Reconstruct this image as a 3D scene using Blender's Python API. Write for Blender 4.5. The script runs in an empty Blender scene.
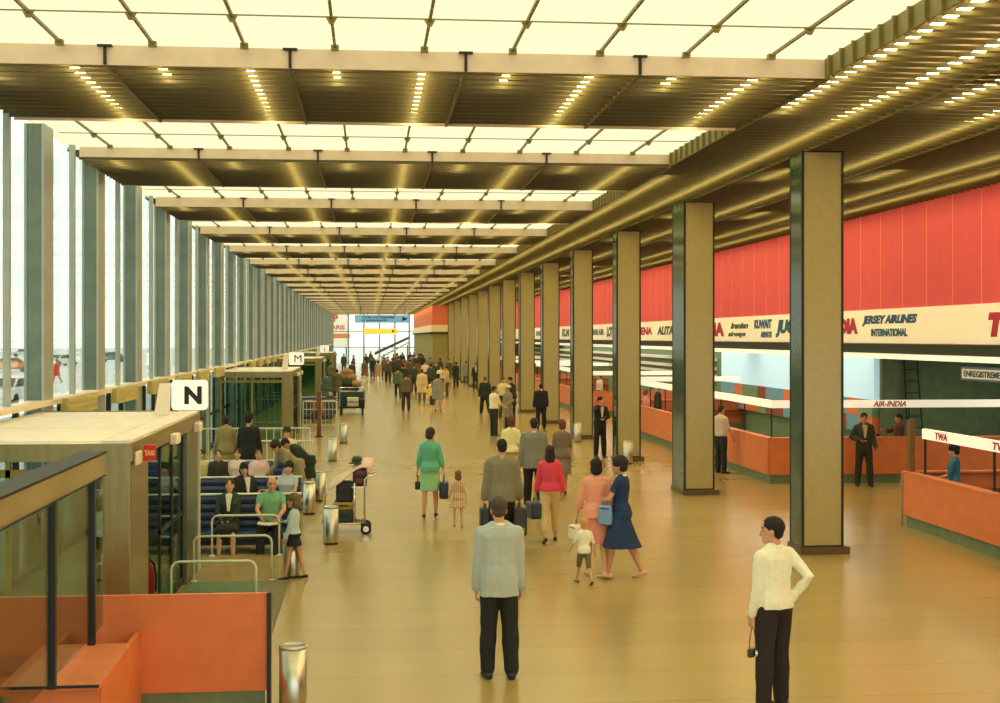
import bpy, bmesh, math, random
from mathutils import Vector, Matrix, noise
R = math.radians
random.seed(7)
S = bpy.context.scene
COL = S.collection
# ---------------------------------------------------------------- survey of the hall
F, VX, VY, H = 1350.0, 369.5, 337.0, 3.3
TH = math.atan((500 - VX) / F); CT, ST = math.cos(TH), math.sin(TH)
def at(px, py, z=0.0):
    """photograph pixel + known height -> place on the hall's plan (x across, y along the hall)"""
    d = (H - z) * F / (py - VY); u = (px - 500) / F
    return d * (ST + u * CT), d * (CT - u * ST)
def along(X, px):
    """where the sight line of column px meets the plane x = X"""
    u = (px - 500) / F; d = X / (ST + u * CT)
    return d * (CT - u * ST)

# ---------------------------------------------------------------- materials
def lin(c):
    return tuple((v / 255 / 12.92) if v / 255 <= .04045 else ((v / 255 + .055) / 1.055) ** 2.4 for v in c) + (1,)
def mat(name, rgb, rough=.6, metal=0.0, var=.12, scale=6.0, bump=0.0, spec=.5, emit=None, estr=0.0, coat=0.0, aniso=None):
    m = bpy.data.materials.new(name); m.use_nodes = True
    nt = m.node_tree; b = nt.nodes['Principled BSDF']
    c = lin(rgb)
    b.inputs['Roughness'].default_value = rough
    b.inputs['Metallic'].default_value = metal
    b.inputs['Specular IOR Level'].default_value = spec
    b.inputs['Coat Weight'].default_value = coat
    b.inputs['Base Color'].default_value = c
    if var or bump:
        tc = nt.nodes.new('ShaderNodeTexCoord'); n = nt.nodes.new('ShaderNodeTexNoise')
        n.inputs['Scale'].default_value = scale; n.inputs['Detail'].default_value = 3
        if aniso:
            mp = nt.nodes.new('ShaderNodeMapping'); mp.inputs['Scale'].default_value = aniso
            nt.links.new(tc.outputs['Object'], mp.inputs[0]); nt.links.new(mp.outputs[0], n.inputs['Vector'])
        else:
            nt.links.new(tc.outputs['Object'], n.inputs['Vector'])
        if var:
            r = nt.nodes.new('ShaderNodeValToRGB')
            r.color_ramp.elements[0].position = .3; r.color_ramp.elements[1].position = .7
            r.color_ramp.elements[0].color = tuple(x * (1 - var) for x in c[:3]) + (1,)
            r.color_ramp.elements[1].color = tuple(min(1, x * (1 + var)) for x in c[:3]) + (1,)
            nt.links.new(n.outputs['Fac'], r.inputs[0]); nt.links.new(r.outputs[0], b.inputs['Base Color'])
        if bump:
            bp = nt.nodes.new('ShaderNodeBump'); bp.inputs['Strength'].default_value = bump; bp.inputs['Distance'].default_value = .01
            nt.links.new(n.outputs['Fac'], bp.inputs['Height']); nt.links.new(bp.outputs[0], b.inputs['Normal'])
    if emit:
        b.inputs['Emission Color'].default_value = emit + (1,); b.inputs['Emission Strength'].default_value = estr
    return m
def glass(name, tint, gloss=.12, rough=.02):
    m = bpy.data.materials.new(name); m.use_nodes = True; nt = m.node_tree
    nt.nodes.remove(nt.nodes['Principled BSDF']); out = nt.nodes['Material Output']
    t = nt.nodes.new('ShaderNodeBsdfTransparent'); t.inputs[0].default_value = tint + (1,)
    g = nt.nodes.new('ShaderNodeBsdfGlossy'); g.inputs['Roughness'].default_value = rough; g.inputs[0].default_value = (.9, .95, .9, 1)
    fr = nt.nodes.new('ShaderNodeFresnel'); fr.inputs[0].default_value = 1.45
    mm = nt.nodes.new('ShaderNodeMath'); mm.operation = 'MULTIPLY_ADD'; mm.inputs[1].default_value = .35; mm.inputs[2].default_value = gloss * .3
    nt.links.new(fr.outputs[0], mm.inputs[0])
    mx = nt.nodes.new('ShaderNodeMixShader'); nt.links.new(mm.outputs[0], mx.inputs[0])
    nt.links.new(t.outputs[0], mx.inputs[1]); nt.links.new(g.outputs[0], mx.inputs[2]); nt.links.new(mx.outputs[0], out.inputs[0])
    return m
def emitter(name, rgb, strength):
    m = bpy.data.materials.new(name); m.use_nodes = True; nt = m.node_tree
    nt.nodes.remove(nt.nodes['Principled BSDF']); e = nt.nodes.new('ShaderNodeEmission')
    e.inputs[0].default_value = rgb + (1,); e.inputs[1].default_value = strength
    nt.links.new(e.outputs[0], nt.nodes['Material Output'].inputs[0])
    return m

# ---------------------------------------------------------------- mesh building
class MB:
    def __init__(s): s.v = []; s.f = []; s.mi = []; s.cur = 0; s.M = None
    def addv(s, p):
        p = Vector(p)
        if s.M is not None: p = s.M @ p
        s.v.append(tuple(p)); return len(s.v) - 1
    def face(s, ids): s.f.append(tuple(ids)); s.mi.append(s.cur)
    def box(s, x0, x1, y0, y1, z0, z1):
        if x0 > x1: x0, x1 = x1, x0
        if y0 > y1: y0, y1 = y1, y0
        if z0 > z1: z0, z1 = z1, z0
        b = [s.addv(p) for p in ((x0,y0,z0),(x1,y0,z0),(x1,y1,z0),(x0,y1,z0),(x0,y0,z1),(x1,y0,z1),(x1,y1,z1),(x0,y1,z1))]
        for q in ((0,3,2,1),(4,5,6,7),(0,1,5,4),(1,2,6,5),(2,3,7,6),(3,0,4,7)): s.face([b[i] for i in q])
        return s
    def prism(s, pts, ax, a0, a1):
        """outline of 2-D points pushed along axis ax from a0 to a1"""
        def mk(p, a): return {'x': (a, p[0], p[1]), 'y': (p[0], a, p[1]), 'z': (p[0], p[1], a)}[ax]
        A = [s.addv(mk(p, a0)) for p in pts]; B = [s.addv(mk(p, a1)) for p in pts]; n = len(pts)
        s.face(A[::-1]); s.face(B)
        for i in range(n): s.face((A[i], A[(i+1) % n], B[(i+1) % n], B[i]))
        return s
    def rings(s, rs, cap=True, closed=False):
        ids = [[s.addv(p) for p in r] for r in rs]; n = len(rs[0])
        for a, b in zip(ids, ids[1:] + ([ids[0]] if closed else [])):
            for i in range(n): s.face((a[i], a[(i+1) % n], b[(i+1) % n], b[i]))
        if cap and not closed: s.face(ids[0][::-1]); s.face(ids[-1])
        return s
    def tube(s, pts, r, n=8, closed=False, round_ends=False):
        pts = [Vector(p) for p in pts]; k = len(pts)
        rr = list(r) if hasattr(r, '__len__') else [r] * k
        if round_ends and not closed:
            d0 = (pts[0] - pts[1]).normalized(); d1 = (pts[-1] - pts[-2]).normalized()
            a, b = rr[0], rr[-1]
            pts = [pts[0] + d0*a*.95, pts[0] + d0*a*.65] + pts + [pts[-1] + d1*b*.65, pts[-1] + d1*b*.95]
            rr = [a*.3, a*.75] + rr + [b*.75, b*.3]; k += 4
        T = []
        for i in range(k):
            a = pts[(i-1) % k] if (closed or i > 0) else pts[i]; b = pts[(i+1) % k] if (closed or i < k-1) else pts[i]
            T.append((b - a).normalized())
        up = Vector((0,0,1)) if abs(T[0].z) < .9 else Vector((0,1,0))
        nrm = (up - T[0] * up.dot(T[0])).normalized(); out = []
        for i in range(k):
            nrm = (nrm - T[i] * nrm.dot(T[i])).normalized(); bn = T[i].cross(nrm)
            out.append([pts[i] + (nrm * math.cos(2*math.pi*j/n) + bn * math.sin(2*math.pi*j/n)) * rr[i] for j in range(n)])
        return s.rings(out, True, closed)
    def lathe(s, prof, c=(0,0,0), n=20):
        c = Vector(c)
        return s.rings([[c + Vector((r*math.cos(2*math.pi*j/n), r*math.sin(2*math.pi*j/n), z)) for j in range(n)] for r, z in prof])
    def ball(s, c, r, n=10, m=7, rot=None):
        c = Vector(c); r = Vector((r,)*3) if not hasattr(r, '__len__') else Vector(r); rs = []
        for i in range(m + 1):
            t = -math.pi/2 + math.pi * (i + .15 * (i == 0) - .15 * (i == m)) / m
            row = []
            for j in range(n):
                a = 2*math.pi*j/n; p = Vector((r.x*math.cos(t)*math.cos(a), r.y*math.cos(t)*math.sin(a), r.z*math.sin(t)))
                row.append(c + (rot @ p if rot else p))
            rs.append(row)
        return s.rings(rs)
    def mesh(s, name, mats, smooth=False):
        me = bpy.data.meshes.new(name); me.from_pydata(s.v, [], s.f)
        for m in (mats if isinstance(mats, (list, tuple)) else [mats]): me.materials.append(m)
        me.polygons.foreach_set('material_index', s.mi)
        if smooth: me.polygons.foreach_set('use_smooth', [True] * len(s.f))
        bm = bmesh.new(); bm.from_mesh(me); bmesh.ops.recalc_face_normals(bm, faces=bm.faces); bm.to_mesh(me); bm.free()
        me.update(); return me
    def build(s, name, m, parent=None, smooth=False, bevel=0.0, loc=None):
        o = bpy.data.objects.new(name, s.mesh(name, m, smooth)); COL.objects.link(o)
        if parent: o.parent = parent
        if loc: o.location = loc
        if bevel:
            b = o.modifiers.new('bevel', 'BEVEL'); b.width = bevel; b.segments = 2; b.limit_method = 'ANGLE'
        return o
def tag(o, label=None, cat=None, group=None, kind=None):
    if label: o['label'] = label
    if cat: o['category'] = cat
    if group: o['group'] = group
    if kind: o['kind'] = kind
    return o
def thing(name, label, cat, loc=(0,0,0), rz=0.0, group=None):
    o = bpy.data.objects.new(name, None); COL.objects.link(o); o.empty_display_size = .2
    o.location = (loc[0], loc[1], loc[2] if len(loc) > 2 else 0); o.rotation_euler = (0, 0, rz)
    return tag(o, label, cat, group)
def struct(name, mb, m, parent=None, **k):
    o = mb.build(name, m, parent, **k); o['kind'] = 'structure'; return o
def kids(o): return [c for c in bpy.data.objects if c.parent == o]
def dup(o, loc=None, rz=None, label=None, parent=None):
    c = o.copy(); COL.objects.link(c)
    if parent: c.parent = parent
    if loc: c.location = (loc[0], loc[1], loc[2] if len(loc) > 2 else 0)
    if rz is not None: c.rotation_euler = (0, 0, rz)
    if label: c['label'] = label
    for k in kids(o): dup(k, parent=c)
    return c
def lettering(name, text, o, ex, ey, height, m, width=None, shear=0.0, parent=None, bold=0.0, label=None, depth=.008, align='CENTER'):
    """mesh letters standing at o, reading along ex with their tops towards ey"""
    cu = bpy.data.curves.new(name, 'FONT'); cu.body = text; cu.align_x = 'LEFT'; cu.size = 1.0
    cu.offset = bold; cu.extrude = depth / max(height, .001) / 2; cu.shear = shear; cu.resolution_u = 3; cu.space_line = .8
    t = bpy.data.objects.new(name, cu); COL.objects.link(t)
    dg = bpy.context.evaluated_depsgraph_get(); me = bpy.data.meshes.new_from_object(t.evaluated_get(dg))
    bpy.data.objects.remove(t); bpy.data.curves.remove(cu)
    me.name = name
    xs = [v.co.x for v in me.vertices]; ys = [v.co.y for v in me.vertices]
    x0, x1, y0, y1 = min(xs), max(xs), min(ys), max(ys)
    sy = height / (y1 - y0); sx = sy if width is None else width / (x1 - x0)
    ex = Vector(ex).normalized(); ey = Vector(ey).normalized(); ez = ex.cross(ey); o = Vector(o)
    for v in me.vertices:
        v.co = o + ex * ((v.co.x - (x0 + x1)/2) * sx) + ey * ((v.co.y - (y0 + y1)/2) * sy) + ez * (v.co.z * sy)
    me.materials.clear(); me.materials.append(m)
    ob = bpy.data.objects.new(name, me); COL.objects.link(ob)
    if parent: ob.parent = parent
    if label: ob['label'] = label
    return ob
# ================================================================ materials of the hall
BAY = 7.713
Y0, YE = -4.0, 171.0
ZC = 6.125
XL, XR = -4.6, 11.6
MX = {}
def floor_material():
    m = bpy.data.materials.new('polished ochre stone'); m.use_nodes = True; nt = m.node_tree; b = nt.nodes['Principled BSDF']
    tc = nt.nodes.new('ShaderNodeTexCoord')
    br = nt.nodes.new('ShaderNodeTexBrick'); br.inputs['Scale'].default_value = 1.0
    br.offset = 0; br.inputs['Brick Width'].default_value = 60; br.inputs['Row Height'].default_value = 1.095
    br.inputs['Mortar Size'].default_value = .006; br.inputs['Mortar Smooth'].default_value = .3; br.inputs['Bias'].default_value = 0
    br.inputs['Color1'].default_value = lin((178,156,99)); br.inputs['Color2'].default_value = lin((173,151,95)); br.inputs['Mortar'].default_value = lin((146,122,74))
    mp = nt.nodes.new('ShaderNodeMapping'); mp.inputs['Location'].default_value = (27, 0, 0)
    nt.links.new(tc.outputs['Object'], mp.inputs[0]); nt.links.new(mp.outputs[0], br.inputs['Vector'])
    n = nt.nodes.new('ShaderNodeTexNoise'); n.inputs['Scale'].default_value = .8; n.inputs['Detail'].default_value = 6
    nt.links.new(tc.outputs['Object'], n.inputs['Vector'])
    r = nt.nodes.new('ShaderNodeValToRGB'); r.color_ramp.elements[0].color = (.86,.84,.8,1); r.color_ramp.elements[1].color = (1.05,1.04,1.0,1)
    nt.links.new(n.outputs['Fac'], r.inputs[0])
    mx = nt.nodes.new('ShaderNodeMix'); mx.data_type = 'RGBA'; mx.blend_type = 'MULTIPLY'; mx.inputs[0].default_value = 1
    nt.links.new(br.outputs['Color'], mx.inputs[6]); nt.links.new(r.outputs[0], mx.inputs[7]); nt.links.new(mx.outputs[2], b.inputs['Base Color'])
    b.inputs['Roughness'].default_value = .22
    b.inputs['Specular IOR Level'].default_value = .7
    return m
MX['floor'] = floor_material()
MX['blade'] = mat('gold anodised louvre', (88,78,38), .5, .1, var=.1)
MX['lid'] = mat('brown ceiling lining', (88,66,32), .9, var=.1)
MX['pane'] = emitter('luminous skylight sheet', (1.0, .95, .57), 1.12)
MX['tube'] = emitter('golden fluorescent tube', (1.0, .84, .36), 25.0)
MX['cream'] = mat('cream painted steel', (242,218,184), .55, var=.05)
MX['signface'] = mat('cream sign face with added glow', (246,230,200), .5, var=.03, emit=(1,.85,.6), estr=.22)  # faint emission added to the cream so the sign band looks brightly lit
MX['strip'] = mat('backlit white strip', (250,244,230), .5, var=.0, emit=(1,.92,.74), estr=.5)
MX['olive'] = mat('olive anodised metal', (142,128,66), .45, .3, var=.12)
MX['dark'] = mat('dark bronze', (44,40,26), .5, .3, var=.1)
MX['steel'] = mat('brushed steel', (196,196,180), .28, 1.0, var=.08, scale=12, aniso=(1,1,.05))
MX['fin'] = mat('aluminium mullion', (172,180,170), .4, .2, var=.1, scale=3)
MX['finweb'] = mat('dark green mullion web', (112,122,104), .3, .5, var=.15, scale=3)
MX['colface'] = mat('olive beige column panel', (172,162,110), .24, .0, var=.04, scale=9, spec=.6)
MX['colside'] = mat('dark green polished marble', (48,74,54), .12, .15, var=.3, scale=5, spec=.8)
MX['black'] = mat('black enamel', (22,24,20), .4, var=.1)
MX['plinth'] = mat('brown stone plinth', (92,74,42), .4, var=.15)
MX['red'] = mat('red wall cloth panel', (224,84,94), .75, var=.04, scale=3)
MX['seam'] = mat('pale joint strip', (236,150,120), .6, var=.05)
MX['green'] = mat('dull green wall', (104,130,100), .8, var=.15)
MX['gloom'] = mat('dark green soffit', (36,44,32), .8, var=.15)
MX['white'] = mat('warm white enamel', (244,232,206), .5, var=.04)
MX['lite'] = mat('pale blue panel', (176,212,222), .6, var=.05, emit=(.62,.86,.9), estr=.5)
MX['orange'] = mat('orange laminate', (224,124,72), .42, var=.07, scale=4)
MX['kick'] = mat('grey green kick plate', (110,128,92), .5, var=.12)
MX['brown'] = mat('dark brown inner top', (98,46,26), .6, var=.15)
MX['wood'] = mat('brown wood', (124,88,46), .55, var=.25, scale=6, aniso=(6,6,.6))
MX['canopymetal'] = mat('gold grey canopy cladding', (206,190,140), .25, .75, var=.15, scale=3)
MX['glass'] = glass('clear window glass', (.93,.97,.94))
MX['greenglass'] = glass('green tinted glass', (.74,.84,.78), .2)
MX['tred'] = mat('red letters', (190,34,58), .5, var=0)
MX['tblue'] = mat('blue letters', (34,84,130), .5, var=0)
MX['tteal'] = mat('teal letters', (30,96,120), .5, var=0)
MX['tgreen'] = mat('green letters', (64,92,62), .5, var=0)
MX['tblack'] = mat('black letters', (24,22,22), .5, var=0)
MX['torange'] = mat('vermilion letters', (206,76,40), .5, var=0)
MX['tgrey'] = mat('slate letters', (84,104,134), .5, var=0)
MX['navy'] = mat('dark blue vinyl', (26,48,84), .38, var=.15, spec=.55)
MX['blue'] = mat('bright blue vinyl', (34,74,140), .38, var=.12, spec=.55)
MX['mat'] = mat('green rubber mat', (96,124,92), .85, var=.15, scale=30)
MX['matgrey'] = mat('grey rubber edge', (120,112,84), .85, var=.15, scale=30)
MX['tarmac'] = mat('pale concrete apron', (214,214,206), .9, var=.08, scale=.3)
MX['redplastic'] = mat('red enamel', (206,36,34), .4, var=.05)
MX['tyellow'] = mat('yellow letters', (250,226,120), .5, var=0)
MX['tyre'] = mat('black rubber', (26,26,26), .8, var=.1)

# ================================================================ floor, roof, ends
struct('floor', MB().box(-4.9, 17.8, Y0, YE, -.2, 0), MX['floor'])
struct('ceiling_roof_slab', MB().box(-4.95, 17.8, Y0, YE + .2, 6.72, 6.9), MX['lid'])
SKY = [(18.1 + BAY*n, 22.05 + BAY*n) for n in range(-2, 20)]
NS = len(SKY)
bands = [(SKY[i][1], SKY[i+1][0]) for i in range(NS - 1)] + [(SKY[-1][1], YE)]
bands = [(Y0, SKY[0][0])] + bands
XS = 4.95                                   # right edge of the skylights
YB = 119.7                                  # where the built-out block on the right begins
lid = MB()
lid.box(XS + .03, XR + .05, Y0, YE, ZC + .205, ZC + .27)
for a, b in bands: lid.box(XL - .3, XS + .03, a + .5, b - .03, ZC + .205, ZC + .27)
ceil = struct('ceiling', lid, MX['lid'])
bl = MB(); y = Y0
while y < YE:
    inb = any(a - .01 <= y <= b + .01 for a, b in bands)
    x1 = 5.6 if y > YB else XR
    if inb: bl.box(XL, x1, y, y + .018, ZC, ZC + .043)
    else: bl.box(XS + .04, x1, y, y + .018, ZC, ZC + .043)
    y += .28
struct('ceiling_louvre', bl, MX['blade'], ceil)
rib = MB()
for a, b in bands:
    for x in (-2.73, -.83, 1.02, 2.9, XS + .05): rib.box(x - .016, x + .016, a + .02, b - .02, ZC - .008, ZC + .06)
for x in (6.6, 8.45, 10.3): rib.box(x - .016, x + .016, Y0, YB, ZC - .008, ZC + .06)
struct('ceiling_rib', rib, MX['blade'], ceil)
# rows of tubes above the louvres
for n in range(-5, 12):
    x = .575 + .935*n
    mb = MB()
    short = n in (-5, -3, -1, 1, 3, 7, 9)
    if x > XS - .3:
        if short:
            yy = Y0
            for a, b in bands: mb.box(x - .035, x + .035, a + .05, a + 1.75, ZC + .068, ZC + .096)
        else:
            yy = Y0
            while yy < (YB if x > 5.5 else YE) - 1.3:
                if x < 5.5 and 15.6 < yy < 22.6: yy += 1.3; continue
                mb.box(x - .035, x + .035, yy, yy + 1.27, ZC + .068, ZC + .096); yy += 1.3
    else:
        for a, b in bands:
            if short: mb.box(x - .035, x + .035, a + .06, min(a + 1.0, b - .06), ZC + .068, ZC + .096)
            else:
                h2 = (a + b)/2
                mb.box(x - .035, x + .035, a + .06, h2 - .02, ZC + .068, ZC + .096); mb.box(x - .035, x + .035, h2 + .02, b - .06, ZC + .068, ZC + .096)
    struct('ceiling_light_strip', mb, MX['tube'], ceil)
# skylights
for i, (a, b) in enumerate(SKY):
    sk = bpy.data.objects.new('skylight', None); COL.objects.link(sk); sk.location = (0, a, ZC); sk['kind'] = 'structure'
    L = b - a
    MB().box(XL - .2, XS + .06, -.03, L + .5, .225, .25).build('luminous_pane', MX['pane'], sk)
    fr = MB()
    fr.box(XL, XS + .03, L, L + .03, 0, .205)
    fr.box(XL, XS + .03, -.03, 0, 0, .205)
    fr.build('upstand', MX['cream'], sk)
    sd = MB(); sd.box(XS, XS + .03, 0, L, 0, .21)
    k = 0.15
    while k < L: sd.box(XS - .035, XS, k - .02, k + .02, 0, .21); k += .36
    sd.build('side_upstand', MX['olive'], sk)
    bar = MB()
    for n in range(-5, 5):
        x = .575 + .935*n
        if x < XL: continue
        bar.box(x - .014, x + .014, 0, L - .01, .195, .225)
        for yy in (.15, L - .12): bar.box(x - .04, x + .04, yy - .04, yy + .04, .17, .225)
        if i < 4:
            bar.prism([(x - .06, .225), (x + .06, .225), (x + .02, .15), (x - .02, .15)], 'y', 2.54, 2.56)
    bar.box(XL, XS, 2.545, 2.557, .213, .225)
    bar.build('glazing_bar', MX['olive'], sk)
    tb = MB()
    for x in (-2.73, -.83, 1.02, 2.9):
        tb.box(x - .015, x + .015, L - .03, L, .0, .2); tb.box(x - .075, x + .075, L - .05, L, .185, .205)
    tb.build('tee_bracket', MX['dark'], sk)

# ================================================================ glass wall on the left
fins = [20.19 + BAY/2*n for n in range(-5, 40)]
fins = [v for v in fins if v < YE]
for v in fins:
    m = MB()
    struct('trim_mullion_web', MB().box(-4.84, -4.62, v - .53, v, 0, ZC + .2), MX['finweb'])
    m.box(-4.62, -4.585, v - .55, v + .02, 0, ZC + .2); m.box(-4.86, -4.82, v - .55, v + .02, 0, ZC + .2)
    struct('trim_mullion', m, MX['fin'])
m = MB()
for v in fins: m.box(-4.70, -4.62, v + 1.58, v + 1.68, 2.4, ZC + .2)
struct('trim_thin_mullion', m, MX['fin'])
struct('window_1', MB().box(-4.74, -4.725, Y0, YE, 2.42, ZC + .4), MX['glass'])
struct('window_2', MB().box(-4.74, -4.725, Y0, YE, .05, 2.25), MX['greenglass'])
t = MB(); t.box(-4.8, -4.48, Y0, YE, 2.33, 2.40)
struct('trim_transom', t, MX['cream'])
# louvred fascia boxes hanging under the transom between the porches
PORCH = [(14.0, 19.6), (42.6, 48.2), (68.0, 73.6), (93.0, 98.6)]
def spans():
    out = []; busy = PORCH
    for v in fins:
        a, b = v + .1, v + 2.3
        if v > 19.5 and v < 85 and not any(a < q and b > p for p, q in busy): out.append((a, b))
    return out
t = MB()
for a, b in spans():
    t.box(-4.5, -4.4, a, b, 2.14, 2.40)
    for k in range(3): t.box(-4.4, -4.385, a + .05, b - .05, 2.13 + k*.09, 2.18 + k*.09)
struct('trim_fascia_boxes', t, mat('yellowish vent box', (206,192,124), .6))
# low frame of the doors along the glass wall
t = MB()
for v in fins:
    for q in (1.05, 2.3): t.box(-4.76, -4.68, v + q - .03, v + q + .03, 0, 2.28)
t.box(-4.78, -4.66, Y0, YE, 0, .08); t.box(-4.76, -4.68, Y0, YE, .98, 1.03)
struct('trim_door_frames', t, MX['dark'])

# ================================================================ end of the hall
e = MB()
xs = [-4.6, -2.65, -.7, 1.25, 3.2, 5.0]
for x in xs: e.box(x - .1, x + .1, YE - .1, YE + .1, 0, ZC + .5)
for z in (2.0, 4.0): e.box(-4.6, 5.6, YE - .06, YE + .06, z - .06, z + .06)
struct('trim_end_frame', e, MX['fin'])
struct('window_3', MB().box(-4.7, 5.6, YE + .02, YE + .05, 0, ZC + .5), MX['glass'])
w = MB(); w.box(5.6, 13.6, YB, YE, 0, ZC + .6)
wf = struct('wall_far_block', w, mat('olive plaster', (150,140,84), .8))
w = MB(); w.box(5.55, 5.6, YB + .02, YE - .3, 4.4, ZC); w.box(5.56, 13.0, YB - .05, YB, 4.4, ZC)
struct('wall_far_red', w, mat('orange red cloth panel', (216,112,78), .75), wf)
w = MB(); w.box(5.45, 5.6, YB - .1, YE - .3, 3.75, 4.38); w.box(5.45, 13.0, YB - .15, YB, 3.75, 4.38)
struct('wall_far_band', w, MX['cream'], wf)
w = MB(); w.box(5.35, 5.6, YB - .2, YE - .3, 3.6, 3.74); w.box(5.35, 13.0, YB - .2, YB, 3.6, 3.74)
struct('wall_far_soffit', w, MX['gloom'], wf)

# ================================================================ columns
for n in range(0, 13):
    y = 19.96 + BAY*n; dep = 1.05 if n == 1 else .55
    c = bpy.data.objects.new('column', None); COL.objects.link(c); c.location = (6.53, y, 0); c['kind'] = 'structure'
    m = MB(); m.box(0, .645, .004, dep, .11, ZC + .01); m.build('side_cladding', MX['colside'], c)
    m = MB(); m.box(.035, .612, -.012, .06, .13, ZC - .02); m.box(.035, .612, dep - .06, dep + .012, .13, ZC - .02); m.build('front_panel', MX['colface'], c)
    m = MB()
    for x0, x1 in ((-.006, .035), (.612, .65)):
        for y0, y1 in ((-.02, .012), (dep - .012, dep + .02)): m.box(x0, x1, y0, y1, .11, ZC)
    m.box(.035, .612, -.014, .0, .11, .135)
    m.build('corner_strip', MX['black'], c)
    m = MB(); m.box(-.03, .74, -.06, dep + .06, 0, .11); m.build('plinth', MX['plinth'], c, bevel=.006)

# ================================================================ right wall, sign band, recess
w = MB(); w.box(XR, XR + .25, Y0, YB, 3.12, ZC + .3); wr = struct('wall_right', w, MX['seam'])
w = MB(); y = 9.4
while y < YB: w.box(XR - .03, XR, y + .012, y + 1.258, 3.93, ZC + .2); y += 1.27
struct('wall_right_red_panels', w, MX['red'], wr)
w = MB(); y = 9.4
while y < YB: w.box(XR - .033, XR, y - .013, y + .013, 3.93, ZC + .2); y += 1.27
struct('wall_right_joints', w, MX['seam'], wr)
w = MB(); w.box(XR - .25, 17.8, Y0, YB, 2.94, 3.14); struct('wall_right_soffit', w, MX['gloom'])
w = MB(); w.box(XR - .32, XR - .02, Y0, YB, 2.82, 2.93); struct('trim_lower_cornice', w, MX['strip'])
w = MB(); w.box(13.5, 13.7, 34.75, YB, 0, 3.0); w.box(13.5, 17.8, 34.75, 34.95, 0, 3.0); w.box(17.6, 17.8, Y0, 34.75, 0, 3.0); struct('wall_back_of_recess', w, MX['green'])
w = MB(); w.box(13.35, 13.5, 34.76, 50.4, 1.62, 2.78); struct('wall_back_pale_panel', w, MX['lite'])
w = MB(); w.box(13.5, 14.05, 34.6, 34.75, .0, 2.9); struct('wall_back_green_bay', w, MX['kick'])
w = MB()
for z in (2.35, 2.0, 1.72):
    w.box(13.2, 13.5, 51.6, 112, z, z + .12)
struct('trim_back_shelves', w, MX['white'])
# coloured squares of the low wall under the pale panel
cols = [MX['orange'], mat('sage square', (120,150,116), .7), mat('brown square', (140,70,44), .7), mat('sky square', (110,158,180), .7)]
for ci in range(4):
    w = MB()
    for i in range(16):
        for j in range(2):
            if (i*3 + j*5 + (i//3)) % 4 == ci: w.box(13.3, 13.5, 34.76 + i*.97, 34.76 + i*.97 + .97, .72 + j*.45, .72 + j*.45 + .45)
    struct('wall_back_squares', w, cols[ci])

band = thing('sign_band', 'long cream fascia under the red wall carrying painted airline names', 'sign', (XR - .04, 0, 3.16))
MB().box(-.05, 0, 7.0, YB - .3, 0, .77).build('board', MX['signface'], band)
def name_on_band(text, px0, px1, z, h, m, shear=0.0, bold=.02):
    bold += .03
    X = XR - .1; a, b = along(X, px0), along(X, px1)
    lettering('lettering', text, (-.055, (a + b)/2, z - 3.16), (0,-1,0), (0,0,1), h, m, width=abs(a - b), shear=shear, parent=band, bold=bold)
name_on_band('TWA', 988, 1042, 3.53, .46, MX['tred'], .2, .06)
name_on_band('JERSEY AIRLINES', 862, 917, 3.67, .25, MX['tblue'], .3, .03)
name_on_band('INTERNATIONAL', 871, 907, 3.40, .18, MX['tteal'], 0, .02)
name_on_band('AIR INDIA', 812, 857.5, 3.56, .38, MX['tred'], 0, .05)
name_on_band('JUGO', 775.5, 803, 3.54, .5, MX['tteal'], .25, .04)
name_on_band('KUWAIT', 754, 771.5, 3.68, .27, MX['tblue'], .1, .03)
name_on_band('AIRWAYS', 760.5, 771.5, 3.37, .18, MX['tblue'], 0, .02)
name_on_band('Iranian', 730.5, 748, 3.66, .2, MX['tgreen'], .3, .02)
name_on_band('airways', 728, 745.5, 3.37, .2, MX['tgreen'], .3, .02)
name_on_band('IBERIA', 695, 724, 3.55, .46, MX['tred'], 0, .04)
name_on_band('ALITALIA', 657, 682, 3.55, .34, MX['tgreen'], .2, .03)
name_on_band('SABENA', 632, 652, 3.55, .34, MX['tred'], 0, .03)
name_on_band('LOT', 606.5, 613, 3.55, .5, MX['tgreen'], .2, .04)
name_on_band('SAS AIR', 592.5, 604, 3.55, .32, MX['tgrey'], 0, .04)
name_on_band('KLM', 562, 569, 3.55, .45, MX['tgreen'], 0, .04)
name_on_band('SAS', 536, 540.5, 3.55, .36, MX['tgrey'], 0, .04)

hs = thing('hanging_sign', 'white sign with blue border and blue word hung under the right cornice', 'sign', (XR - .2, 0, 2.6))
X = XR - .2; a, b = along(X, 962), along(X, 1014)
MB().box(-.02, .02, b, a, -.13, .13).build('panel', MX['tgrey'], hs)
MB().box(-.026, -.02, b + .05, a - .05, -.09, .09).build('face', MX['white'], hs)
lettering('lettering', 'ENREGISTREMENT', (-.03, (a+b)/2, 0), (0,-1,0), (0,0,1), .12, MX['tblue'], width=(a-b)*.86, parent=hs, bold=.02)
for y in (a - .15, b + .15): MB().tube([(0, y, .13), (0, y, .33)], .008, 6).build('hanger', MX['black'], hs)

# ladder leaning in the recess
ld = thing('ladder', 'dark narrow ladder standing against the green recess wall', 'ladder', (14.25, 34.1, 0), rz=R(90))
for y in (-.22, .22): MB().tube([(0, y, 0), (.42, y*.8, 2.75)], .022, 8).build('rail', MX['dark'], ld)
for k in range(1, 9):
    t_ = k/9; MB().tube([(.42*t_, -.22*(1 - .2*t_), 2.75*t_), (.42*t_, .22*(1 - .2*t_), 2.75*t_)], .014, 6).build('rung', MX['dark'], ld)

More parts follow.
